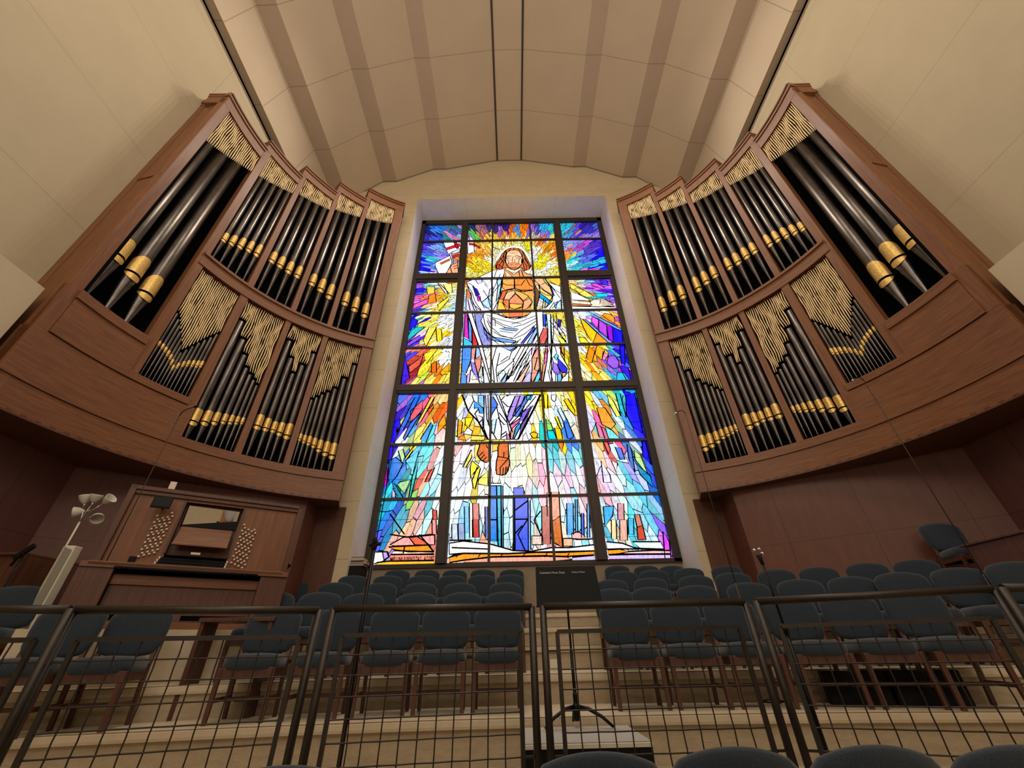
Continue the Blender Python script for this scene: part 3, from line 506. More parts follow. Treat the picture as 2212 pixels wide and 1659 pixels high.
P_('K', '862 555 900 530 950 513 1020 513 1065 538 1098 555 1062 612 1000 642 930 632 878 600', (222, 156, 110), .014); P_('K', '922 543 1038 543 985 566', (240, 176, 154), .012)
P_('K', '846 432 905 426 916 446 862 452', (214, 178, 166), .012); P_('K', '1010 432 1075 426 1072 449 1018 452', (214, 178, 166), .012)
L_('K', '850 416 900 405 940 412', .02); L_('K', '985 412 1040 405 1085 416', .02); L_('K', '965 420 950 500 1002 500 992 470', .014); L_('K', '845 350 870 300', .01); L_('K', '1112 400 1060 480 1062 540', .014); L_('K', '850 430 900 500 890 540', .014); L_('K', '905 350 1050 350', .008); L_('K', '915 370 1040 370', .008)
for i in range(9): L_('K', '%d 590 %d 628' % (905+i*20, 915+i*17), .007)
# robe round the hips
P_('S', '180 0 270 0 480 590 480 610 180 610', (196, 214, 244)); P_('S', '400 0 560 0 600 200 720 430 720 600 560 595 480 400 430 200', (150, 156, 212)); P_('S', '600 -40 860 0 1000 60 1150 95 1400 30 1500 -60 1700 -60 1720 200 1800 300 1640 560 1240 575 720 600 720 430 600 300 520 120', (246, 247, 251))
P_('S', '215 0 262 0 292 470 200 430', (226, 60, 200)); P_('S', '280 60 350 280 350 560 290 470', (112, 160, 236)); P_('S', '190 450 360 540 370 595 190 600', (70, 200, 240)); P_('S', '360 280 460 560 450 605 360 605', (216, 36, 58)); P_('S', '270 -20 350 -20 545 590 725 1310 690 1310 470 590', (252, 250, 246))
P_('S', '550 180 650 350 780 440 1000 470 1200 510 1160 540 900 530 700 485 600 385', (118, 174, 236)); P_('S', '860 275 1000 255 1240 285 1200 320 980 300', (150, 190, 240)); P_('S', '1280 560 1540 230 1560 270 1330 560', (90, 96, 225)); P_('S', '1400 560 1590 230 1600 330 1480 560', (160, 200, 246)); P_('S', '640 60 790 90 800 230 700 180', (226, 212, 242)); P_('S', '620 300 720 420 720 560 640 470', (130, 130, 210))
for q in ('740 60 1000 130 1290 180', '740 90 950 200 1120 250', '790 150 1000 260', '740 260 900 400 1130 470', '760 330 900 420 1150 460', '1560 30 1300 130 1100 190', '1570 80 1350 190 1130 250', '1580 130 1300 300 1140 440', '1590 180 1350 380 1150 470', '740 480 860 575', '760 440 1000 575', '1190 520 1100 575', '1240 520 1180 575', '1500 570 1590 380', '830 0 1000 70 1200 60', '1400 60 1180 90', '880 320 1140 360', '620 10 740 50', '1620 460 1560 560', '520 120 620 330 760 450', '1290 470 1140 570', '640 120 700 260'): L_('S', q, .018)
P_('S', '1700 0 1760 0 1762 240 1712 240', (62, 100, 222)); P_('S', '1770 0 1850 0 1880 560 1800 560 1800 290', (206, 232, 244)); P_('S', '2000 90 2052 110 2032 255 1998 235', (62, 62, 222)); P_('S', '1910 340 2150 520 2150 562 2050 562', (242, 236, 100)); P_('S', '2000 350 2140 420 2150 520', (240, 232, 90)); P_('S', '1640 440 1720 255 1792 290 1792 430 1740 562 1650 562', (216, 112, 102)); P_('S', '1740 562 1792 420 1804 600 1760 640', (104, 12, 38))
for q in ('1850 60 1860 560', '1900 0 1910 340 1890 560', '1960 0 1990 300', '1830 120 2010 330 2140 540', '1900 90 2140 420'): L_('S', q, .018)
# skirt of the robe
P_('S', '730 612 1500 605 1640 625 1662 1000 1640 1310 720 1315', (249, 250, 252)); P_('S', '170 640 340 640 330 880 240 1130 150 1080', (82, 152, 232)); P_('S', '150 1080 250 1180 250 1330 130 1330', (104, 164, 236)); P_('S', '340 655 430 640 400 850 330 840', (216, 150, 140)); P_('S', '430 640 500 660 520 790 420 850', (150, 180, 226)); P_('S', '400 860 535 800 520 1000 462 1130 410 950', (216, 118, 104)); P_('S', '320 890 410 950 500 1315 360 1090', (152, 122, 232)); P_('S', '470 1140 540 980 560 1180 480 1200', (180, 184, 176)); P_('S', '250 1190 330 1060 300 1300 250 1330', (216, 190, 240)); P_('S', '560 1000 640 1120 690 1315 580 1315', (208, 226, 232))
P_('S', '860 612 1240 600 1110 712 1060 690', (150, 180, 226)); P_('S', '1080 690 1240 605 1200 650 1110 715', (84, 136, 216)); P_('S', '1490 850 1600 640 1645 700 1650 1000 1540 1280 1470 1295 1500 1010', (208, 138, 112)); P_('S', '1215 1265 1440 930 1446 1000 1300 1305', (218, 168, 148)); P_('S', '1510 1305 1645 1060 1655 1200 1610 1305', (58, 190, 222)); P_('S', '1300 1305 1465 1050 1492 1290', (178, 166, 226)); P_('S', '1500 640 1580 620 1500 830 1480 760', (206, 182, 232)); P_('S', '900 1300 1010 1130 1040 1180 980 1305', (132, 172, 226)); P_('S', '1050 1080 1150 930 1100 1180 1000 1240', (222, 216, 214)); P_('S', '850 1110 950 1060 1000 1130 880 1300', (196, 226, 234)); P_('S', '1260 930 1390 720 1380 900 1240 1060', (226, 232, 238))
for q in ('820 620 740 900 780 1300', '880 740 810 1060 840 1300', '1110 712 1060 860 820 990', '1290 610 1130 900 830 1180', '1370 610 1180 960 1000 1290', '1440 610 1260 900 1040 1250', '1490 650 1320 900 1140 1290', '1470 880 1280 1100 1180 1300', '1450 760 1400 900 1220 1240', '1130 850 1160 930', '900 910 1050 800', '730 1250 780 1310', '1240 960 1120 1180', '1600 820 1540 1060 1620 1090'): L_('S', q, .02)
P_('S', '1800 610 1860 610 1870 1310 1710 1310 1780 900 1790 780', (240, 244, 250)); P_('S', '1740 715 1792 780 1782 900 1720 950', (236, 88, 170)); P_('S', '1700 975 1782 900 1740 1100 1705 1300 1680 1260', (216, 128, 122)); P_('S', '1760 630 1806 700 1792 780 1745 710', (190, 30, 80)); P_('S', '1870 620 2040 610 2040 760 2200 1040 2190 1310 1870 1310', (244, 247, 252)); P_('S', '1970 740 2002 800 1960 890 1910 820', (110, 216, 226)); P_('S', '1990 830 2090 950 2172 1040 2162 1112 2060 1112 1992 1000', (40, 52, 214)); P_('S', '1900 900 1980 960 2040 1130 1950 1155 1890 1060', (162, 122, 236)); P_('S', '2048 605 2112 640 2112 820 2062 750', (242, 168, 68)); P_('S', '2112 820 2200 870 2200 990 2130 930', (242, 232, 90)); P_('S', '1980 1150 2050 1130 2070 1240 2030 1305 1980 1290', (120, 190, 236)); P_('S', '2070 1120 2150 1125 2130 1180 2080 1220', (240, 180, 140))
for q in ('1830 610 1860 800 1830 1040 1900 1300', '1880 610 1870 800 1900 900', '1930 620 1970 740', '2010 620 2120 820', '1800 1060 1850 1290', '2050 1250 2190 1110', '1950 1155 1940 1310'): L_('S', q, .018)
# legs of the robe below the heavy transom
P_('T', '130 110 600 110 600 830 560 830 520 780 400 540 240 375', (232, 238, 246)); P_('T', '330 200 480 315 492 420 420 400 400 320 340 340', (84, 172, 236)); P_('T', '400 120 490 120 495 300 400 230', (150, 200, 240)); P_('T', '350 420 470 470 480 660 430 600', (214, 206, 226)); P_('T', '150 120 215 130 190 190', (150, 180, 230))
P_('T', '610 110 1420 105 1335 280 1200 540 1050 832 605 832', (240, 241, 249)); P_('T', '640 130 720 270 640 400 612 490 612 150', (90, 138, 230)); P_('T', '1000 130 1160 118 1080 320 900 560 868 490 920 330', (178, 156, 232)); P_('T', '1110 250 1180 120 1262 120 1140 300 1100 460 1000 462 1010 350', (106, 140, 216)); P_('T', '1190 120 1290 115 1250 190 1190 190', (80, 190, 230)); P_('T', '1300 270 1180 480 1060 560 1110 400', (150, 120, 220)); P_('T', '910 605 1080 490 1050 565 930 680', (236, 128, 182)); P_('T', '930 690 1010 640 960 832 925 820', (226, 166, 140)); P_('T', '1010 640 1080 560 1100 600 980 832 960 832', (84, 170, 230)); P_('T', '870 130 920 110 840 110', (40, 30, 36)); P_('T', '1100 590 1230 400 1180 560 1060 800', (120, 110, 170)); P_('T', '620 520 700 500 660 740 615 740', (196, 226, 238)); P_('T', '860 720 905 760 920 830 865 832', (240, 140, 200))
for q in ('690 110 860 490 930 832', '740 120 900 560 960 720', '770 200 830 130', '790 210 880 300 960 300', '700 300 780 650 770 832', '720 480 830 600', '620 700 700 832', '740 400 870 560', '1000 130 880 400', '1080 130 960 460', '1400 110 1320 290 1190 540 1040 832', '1340 130 1180 330 900 610', '1150 300 1060 440 1120 460', '1260 300 1080 620', '780 760 860 700', '790 800 860 760', '500 120 490 640 560 830', '520 120 540 500 590 640', '560 110 570 600', '240 375 330 200 300 120', '420 560 480 500', '340 430 400 340'): L_('T', q, .02)
L_('T', '140 110 240 372 400 540 560 830', .03); L_('T', '1415 105 1333 280 1200 545 1048 832', .034)
P_('T', '1240 740 1310 710 1370 740 1350 810 1290 812', (250, 205, 40)); P_('T', '1460 100 1530 110 1530 330 1480 330', (250, 228, 30)); P_('T', '1590 110 1670 110 1660 200 1630 220 1590 180', WH); P_('T', '1500 500 1580 560 1620 680 1520 690', (150, 215, 110)); P_('T', '1520 690 1620 690 1680 830 1540 830', (0, 205, 215)); P_('T', '1640 470 1690 460 1760 640 1730 660', (250, 225, 40)); P_('T', '1640 640 1740 660 1775 830 1680 830', (250, 205, 20)); P_('T', '1790 560 1840 500 1955 780 1900 830 1850 810', (74, 140, 228)); P_('T', '1690 360 1740 310 1830 500 1790 550', (200, 230, 248)); P_('T', '1790 190 1860 170 1970 360 1970 450 1870 330', (250, 210, 30)); P_('T', '190 480 320 480 250 640 190 600', (250, 222, 50)); P_('T', '75 500 150 560 130 720 60 800', (250, 180, 40)); P_('T', '230 640 310 700 290 765 160 740', WH); P_('T', '60 830 160 750 200 850', (245, 160, 60)); P_('T', '290 770 520 780 500 850 280 850', (250, 225, 110)); P_('T', '1690 890 1790 890 1760 1040', (232, 140, 78)); P_('T', '300 1180 420 1280 330 1380 280 1460 270 1300', (250, 232, 60)); P_('T', '300 1500 390 1280 440 1300 350 1640 320 1620', (245, 225, 50)); P_('T', '410 1480 560 1340 560 1590 400 1560', (236, 226, 110)); P_('T', '150 1290 290 1000 300 1120 200 1290', (240, 236, 120))
P_('T', '430 900 480 880 576 885 576 1192 530 1212 460 1182 400 1112 385 1060 410 980', (216, 130, 76)); P_('T', '760 885 890 878 895 1120 916 1212 890 1330 850 1400 790 1416 700 1402 690 1300 695 1200 720 1100 722 950', (220, 130, 78)); P_('T', '510 780 560 840 500 850', (226, 120, 60))
for q in ('720 1112 890 1142', '890 1142 755 1300', '760 1400 755 1290', '800 1412 810 1290', '840 1400 850 1280', '868 1370 872 1280', '410 1110 480 1040', '440 1150 510 1080', '475 1180 540 1120', '820 1040 815 1120', '530 930 560 980'): L_('T', q, .016)
# skyline and ground
def R_(x0, y0, x1, y1, c): P_('X', '%g %g %g %g %g %g %g %g' % (x0, y0, x1, y0, x1+4, y1, x0+2, y1), c, .022)
R_(868, 712, 955, 728, (246, 248, 248)); R_(880, 728, 925, 1108, (46, 140, 218)); P_('X', '925 728 955 728 962 1152 935 1130', (20, 178, 206)); R_(955, 728, 968, 1150, (150, 200, 240))
R_(1040, 742, 1108, 800, (96, 120, 228)); R_(1046, 800, 1138, 1168, (84, 110, 226)); R_(1140, 830, 1154, 1166, (150, 180, 240)); R_(1038, 800, 1048, 1166, (170, 205, 245))
P_('X', '1296 772 1350 772 1358 935 1302 972', (226, 164, 138)); P_('X', '1358 935 1376 1150 1340 1130 1308 1110 1302 972', (206, 124, 60)); R_(1268, 775, 1294, 935, (236, 200, 200))
R_(740, 846, 762, 1080, (226, 222, 212)); R_(762, 850, 804, 960, (206, 130, 128)); R_(760, 960, 804, 1080, (196, 70, 66)); R_(664, 985, 706, 1100, (150, 166, 196)); R_(620, 990, 660, 1100, (196, 206, 220)); R_(706, 870, 738, 1050, (120, 190, 236)); R_(846, 870, 866, 1080, (110, 120, 190)); R_(1232, 868, 1288, 1126, (188, 124, 114)); R_(1165, 1070, 1238, 1130, (222, 200, 190)); R_(1402, 848, 1446, 1062, (96, 176, 238)); R_(1500, 915, 1518, 1082, (70, 112, 222)); R_(1460, 820, 1474, 1050, (110, 180, 236)); R_(1540, 850, 1556, 1080, (130, 190, 236)); R_(490, 895, 518, 960, (226, 96, 76)); R_(486, 960, 514, 1060, (226, 160, 158)); R_(1748, 850, 1790, 960, (206, 160, 164)); R_(1762, 960, 1812, 1100, (222, 180, 164)); P_('X', '1862 925 1898 925 1918 1000 1880 1010', (206, 140, 124)); P_('X', '1880 1010 1918 1000 1942 1094 1886 1096', (206, 92, 66)); P_('X', '1650 872 1722 866 1715 930 1662 1012', (84, 182, 230)); R_(1820, 950, 1856, 1060, (96, 196, 230)); R_(1705, 960, 1738, 1090, (232, 216, 170)); P_('X', '1436 1055 1480 1040 1560 1095 1440 1090', (236, 180, 176)); R_(1378, 1088, 1440, 1140, (240, 190, 160)); P_('X', '2056 1040 2100 1110 2110 1222 2070 1222', (216, 90, 235))
P_('X', '200 1130 290 1080 480 1060 505 1062 505 1130 470 1132 230 1140', (240, 176, 172)); P_('X', '330 1080 380 1070 470 1130 370 1132', (238, 120, 90)); P_('X', '190 1145 470 1132 500 1175 330 1178 230 1165', (250, 164, 46)); P_('X', '230 1170 500 1180 500 1196 210 1196', (246, 216, 200)); P_('X', '205 1198 500 1192 500 1236 190 1242', (243, 160, 140)); P_('X', '110 1252 190 1242 500 1238 500 1268 100 1270', (250, 194, 70)); P_('X', '90 1180 180 1178 192 1215 150 1245 80 1262', (226, 226, 240)); P_('X', '150 1180 185 1178 196 1210 160 1232', (190, 166, 238))
P_('X', '605 1120 700 1105 880 1125 1040 1170 1160 1175 1300 1150 1420 1150 1590 1130 1590 1172 1200 1180 1000 1190 700 1188 605 1195', (240, 232, 226)); P_('X', '605 1215 700 1190 1000 1192 1200 1182 1370 1182 1588 1172 1588 1200 1400 1210 1250 1205 900 1212 700 1235 605 1252', (250, 168, 56)); P_('X', '700 1236 900 1214 1250 1208 1400 1212 1440 1232 1300 1245 700 1254', (244, 176, 156)); P_('X', '1440 1215 1588 1202 1590 1240 1440 1240', (200, 190, 238)); P_('X', '1680 1165 1760 1160 1825 1176 1760 1192 1685 1198', (250, 170, 50)); P_('X', '1672 1110 1780 1120 1860 1150 1990 1160 1760 1158 1676 1160', (226, 222, 246)); P_('X', '1850 1110 2040 1110 2060 1160 1900 1155', (220, 235, 228)); P_('X', '1690 1200 1900 1195 2110 1195 2112 1228 1690 1232', (206, 186, 240)); P_('X', '1830 1176 1990 1168 2110 1170 2110 1192 1770 1194', (240, 190, 190))
for q in ('1460 1095 1590 1090', '880 960 925 960', '1046 958 1138 955', '1138 955 1070 1060 1120 1170', '1046 900 1138 830', '200 1060 330 1080 505 1062', '400 1060 500 1180', '290 1190 300 1145', '620 1150 880 1160', '300 1060 200 920', '1180 960 1230 1070', '1180 960 1225 900', '1100 1000 1046 1060', '605 1100 760 1100'): L_('X', q, .02)
for kq in range(6): L_('X', '%d %d %d %d' % (650+kq*150, 1215, 670+kq*150, 1188), .014)
lay = 0
for kind, f, s, c, lw in ART:
    lay += 1; y = GY-.004-lay*.0001; pts = fp(f, s)
    if kind == 'p':
        gpoly(pts, y, c); stroke(pts, lw, y-.00005, True)
    else: stroke(pts, lw, y-.00005)
# thin horizontal support wires
for z in [2.2, 2.7, 3.7, 4.15, 5.2, 5.75, 6.9, 7.45]:
    stroke([(-3.22, z+H), (3.62, z+H)], .008, GY-.04)
me = bpy.data.meshes.new('stained_glass'); me.from_pydata(gv, [], gf)
ca = me.color_attributes.new('Col', 'FLOAT_COLOR', 'POINT')
for i, c in enumerate(gc): ca.data[i].color = c
me.materials.append(M['glass']); go = bpy.data.objects.new('stained_glass', me); COL.objects.link(go); go.parent = win
lead.build('lead_came', M['void'], win, recalc=False)
def text(s, size, loc, rot, m, name='lettering', parent=None, ext=.001, bold=0):
    cu = bpy.data.curves.new(name, 'FONT'); cu.body = s; cu.size = size; cu.extrude = ext; cu.offset = bold; cu.align_x = 'CENTER'; cu.align_y = 'CENTER'
    t = bpy.data.objects.new(name, cu); COL.objects.link(t); t.location = loc; t.rotation_euler = rot
    bpy.context.view_layer.update()
    me2 = bpy.data.meshes.new_from_object(t.evaluated_get(bpy.context.evaluated_depsgraph_get())); bpy.data.objects.remove(t)
    o = bpy.data.objects.new(name, me2); COL.objects.link(o); o.location = loc; o.rotation_euler = rot; me2.materials.append(m)
    if parent:
        o.parent = parent
    return o
for s_, px, wd in (('MELLINI', 856, .27), ('FLORENCE ITALY', 891, .40), ('A.D.2007', 927, .235)):
    v = onY(px, 1208.5-(px-857)*.022, 9.70); o = text(s_, .13, (v.x, 9.70, v.z), (pi/2, 0, 0), M['ink'], parent=win, ext=.002, bold=.004); o.scale = (wd/o.dimensions.x, 1, 1)
# ================================================================== ORGAN CASES
CU, CY, CR = 2.166, 4.035, 4.405
def cyl(s, th, z, r=CR): t = radians(th); return (XC+s*(CU+r*cos(t)), CY+r*sin(t), z+H)
def cbox(mb, s, t0, t1, z0, z1, r0, r1):
    n = max(1, int(abs(t1-t0)/2.2)); T = [t0+(t1-t0)*i/n for i in range(n+1)]
    vs = []
    for t in T: vs += [cyl(s, t, z0, r0), cyl(s, t, z0, r1), cyl(s, t, z1, r1), cyl(s, t, z1, r0)]
    fs = [(0, 1, 2, 3), (4*n+3, 4*n+2, 4*n+1, 4*n)]
    for i in range(n):
        for k in range(4): a = i*4+k; b_ = i*4+(k+1) % 4; fs.append((a, b_, b_+4, a+4))
    return mb.add(vs, fs)
BAY_U = [(2.2, 16.1, 10.65, 11.07), (18.3, 29.5, 11.09, 11.46), (31.2, 42.5, 11.58, 11.98), (44.0, 53.8, 12.13, 12.53), (55.4, 66.0, 12.70, 13.15)]
BAY_L = [(18.3, 29.0, 3.98), (31.2, 42.4, 3.27), (44.3, 53.6, 3.27), (55.4, 66.0, 3.27)]
UPIPE = [  # theta, slit z, gold top z, radius, shade bottom (z at both ends)
    ([(3.75, 5.63, 6.02), (8.0, 5.56, 5.97), (12.1, 5.41, 5.84)], .128, (9.28, 9.98)),
    ([(19.4, 7.65, 7.86), (21.5, 7.74, 7.99), (23.7, 7.84, 8.11), (26.0, 7.93, 8.21), (28.3, 7.98, 8.29)], .066, (10.08, 10.60)),
    ([(32.7, 8.10, 8.39), (35.3, 8.12, 8.42), (38.1, 8.12, 8.44), (40.9, 8.14, 8.46)], .080, (10.76, 11.08)),
    ([(45.7, 8.15, 8.47), (48.8, 8.10, 8.46), (51.9, 8.01, 8.42)], .088, (11.24, 11.56)),
    ([(57.2, 7.99, 8.37), (60.7, 7.90, 8.31), (64.3, 7.80, 8.21)], .094, (11.62, 11.90))]
LPIPE = [  # theta, slit z, gold top, pipe top, radius
    [(18.9, 4.67, 4.74, 5.41, .026), (19.8, 4.65, 4.73, 5.32, .026), (20.6, 4.62, 4.70, 5.22, .026), (21.4, 4.58, 4.67, 5.12, .026), (22.2, 4.54, 4.62, 5.01, .026), (22.9, 4.46, 4.55, 4.88, .024), (23.6, 4.38, 4.46, 4.74, .024),
     (24.3, 4.45, 4.54, 4.85, .026), (25.1, 4.53, 4.62, 4.98, .027), (25.9, 4.58, 4.68, 5.11, .028), (26.8, 4.62, 4.73, 5.23, .029), (27.7, 4.65, 4.77, 5.35, .030), (28.5, 4.69, 4.80, 5.48, .030)],
    [(32.3, 3.63, 3.88, 6.07, .083), (34.5, 3.69, 3.92, 5.67, .068), (36.3, 3.75, 3.95, 5.34, .057), (37.95, 3.81, 3.97, 5.07, .049), (39.35, 3.84, 3.99, 4.96, .043), (40.6, 3.87, 4.00, 4.87, .038), (41.75, 3.90, 4.01, 4.78, .035)],
    [(45.4, 3.94, 4.19, 6.16, .076), (47.4, 3.94, 4.16, 5.73, .062), (49.15, 3.94, 4.13, 5.36, .054), (50.8, 3.92, 4.15, 5.65, .060), (52.75, 3.90, 4.17, 6.06, .074)],
    [(55.95, 3.88, 4.00, 4.85, .037), (57.1, 3.85, 3.99, 4.94, .040), (58.35, 3.83, 3.99, 5.05, .045), (59.75, 3.80, 3.97, 5.14, .051), (61.3, 3.74, 3.95, 5.28, .057), (63.1, 3.69, 3.94, 5.61, .066), (65.0, 3.65, 3.93, 6.06, .074)]]

def make_pipe(rad, zfoot, zslit, zgold, ztop, dome):
    """an organ pipe standing at the origin, mouth towards -Y; heights above its foot"""
    root = empty('organ_pipe')
    hs, hg, ht = zslit-zfoot, zgold-zslit, ztop-zfoot
    b = MB(); b.lathe([(rad*.99, hs+.004), (rad, hs+.05), (rad, ht-.004), (rad*.97, ht)], 22); b.build('pipe_body', M['pipe'], root)
    b = MB(); b.lathe([(rad*.22, 0), (rad*.3, hs*.08), (rad*.62, hs*.52), (rad*.93, hs-.08*min(1, hs)), (rad*.99, hs-.004)], 22); b.build('pipe_foot', M['pipe'], root)
    def patch(z0f, z1f, rr, n=16, A=80):
        rows = []
        for j in range(7):
            row = []
            for i in range(n+1):
                a = radians(-A+2*A*i/n); t = sin(a)/sin(radians(A)); z0, z1 = z0f(t), z1f(t); z = z0+(z1-z0)*j/6; r = rr(z)
                row.append((r*sin(a), -r*cos(a), z))
            rows.append(row)
        return rows
    dm = .36 if dome else .07
    b = MB(); rr = lambda z: rad*1.035
    top = lambda t: hs+hg*(1-dm*(1-math.sqrt(max(0, 1-min(1, abs(t))**2.6))))
    b.grid(patch(lambda t: hs+hg*.03, top, rr))
    low = lambda t: hs-hg*(.085+.30*math.sqrt(max(0, 1-abs(t)**2)))
    b.grid(patch(low, lambda t: hs-hg*.08, lambda z: rad*1.04*min(1, .995+(z-hs)*.12)))
    o = b.build('mouth', M['gold'], root, recalc=False)
    b = MB(); b.grid(patch(lambda t: hs-hg*.10, lambda t: hs+hg*.05, lambda z: rad*1.022, A=84)); b.build('mouth_slit', M['void'], o, recalc=False)
    return root
ORD = ['first', 'second', 'third', 'fourth', 'fifth', 'sixth', 'seventh', 'eighth', 'ninth', 'tenth', 'eleventh', 'twelfth', 'thirteenth']
SIDE = {-1: 'left', 1: 'right'}
def place_pipe(s, src, th, zf, rad, label, grp):
    r = copy_tree(src) if src['used'] else src
    rc = CR+.012+rad; t = radians(th); d = (-cos(t)*s, -sin(t))
    r.location = (XC+s*(CU+rc*cos(t)), CY+rc*sin(t), zf+H); r.rotation_euler = (0, 0, atan2(d[0], -d[1]))
    tag(r, label, 'organ pipe', grp)
BN_U = ['the tall outer bay', 'the upper second bay', 'the upper third bay', 'the upper fourth bay', 'the upper bay nearest the window']
BN_L = ['the lower outermost bay', 'the lower second bay', 'the lower third bay', 'the lower bay nearest the window']
def pipes():
    for k, (lst, rad, (g0, g1)) in enumerate(UPIPE):
        t0, t1 = BAY_U[k][:2]; zf = 4.65 if k == 0 else 7.02
        for i, (th, zs, zg) in enumerate(lst):
            zt = g0+(g1-g0)*(th-t0)/(t1-t0)+.25; src = make_pipe(rad, zf, zs, zg, zt, True)
            for s in (-1, 1):
                src['used'] = 1 if s > 0 else 0
                place_pipe(s, src, th, zf, rad, '%s gold-mouthed pipe, %s from outside in %s, %s organ' % ('huge' if k == 0 else 'long', ORD[i], BN_U[k], SIDE[s]), 'organ pipes in %s, %s case' % (BN_U[k], SIDE[s]))
            if 'used' in src: del src['used']
    for k, lst in enumerate(LPIPE):
        zf = BAY_L[k][2]
        for i, (th, zs, zg, zt, rad) in enumerate(lst):
            src = make_pipe(rad, zf, zs, zg, zt, False)
            for s in (-1, 1):
                src['used'] = 1 if s > 0 else 0
                place_pipe(s, src, th, zf, rad, '%s dark organ pipe, %s from outside in %s, %s organ' % ('thin' if k == 0 else 'slim', ORD[i], BN_L[k], SIDE[s]), 'organ pipes in %s, %s case' % (BN_L[k], SIDE[s]))
            if 'used' in src: del src['used']
pipes()
for o in bpy.data.objects:
    if 'used' in o: del o['used']

def vnoise(x, y):
    return sin(x*1.7+1.3*sin(y*2.1))*.5+sin(y*3.3+x*.9)*.35+sin(y*6.1-x*2.3)*.15
def shade(s, parent, t0, t1, ztop, bot, pitch, amp, seed):
    """carved, gilded pipe shade: wavy upright slats; they merge here and there"""
    mb = MB(); n = int(round((t1-t0)/pitch)); rnd = random.Random(seed)
    for i in range(n):
        th = t0+(t1-t0)*(i+.5)/n; zb = bot(th); zt = ztop-.03-rnd.uniform(0, .03); L = zt-zb
        m_ = max(4, int(L/.07)); rows = []
        gap = rnd.choice([0, 0, 1]) and rnd.uniform(.3, .7)
        for j in range(m_+1):
            q = j/m_; z = zb+L*q; off = amp*pitch*(t1-t0)/n/pitch*vnoise(th*.9+seed, z*2.6)
            wd = (t1-t0)/n*(.27 if t1 < 20 else .30)*(1-.55*(abs(q-.5)*2)**8)*(1+.25*vnoise(th*3.1, z*7))
            if gap and abs(q-gap) < .6/m_: wd *= .35
            t = th+off
            rows.append([cyl(s, t-wd, z, CR+.022), cyl(s, t-wd*.55, z, CR+.008), cyl(s, t+wd*.55, z, CR+.008), cyl(s, t+wd, z, CR+.022)])
        mb.grid(rows)
    return mb.build('pipe_shade', M['gilt'], parent, recalc=False)

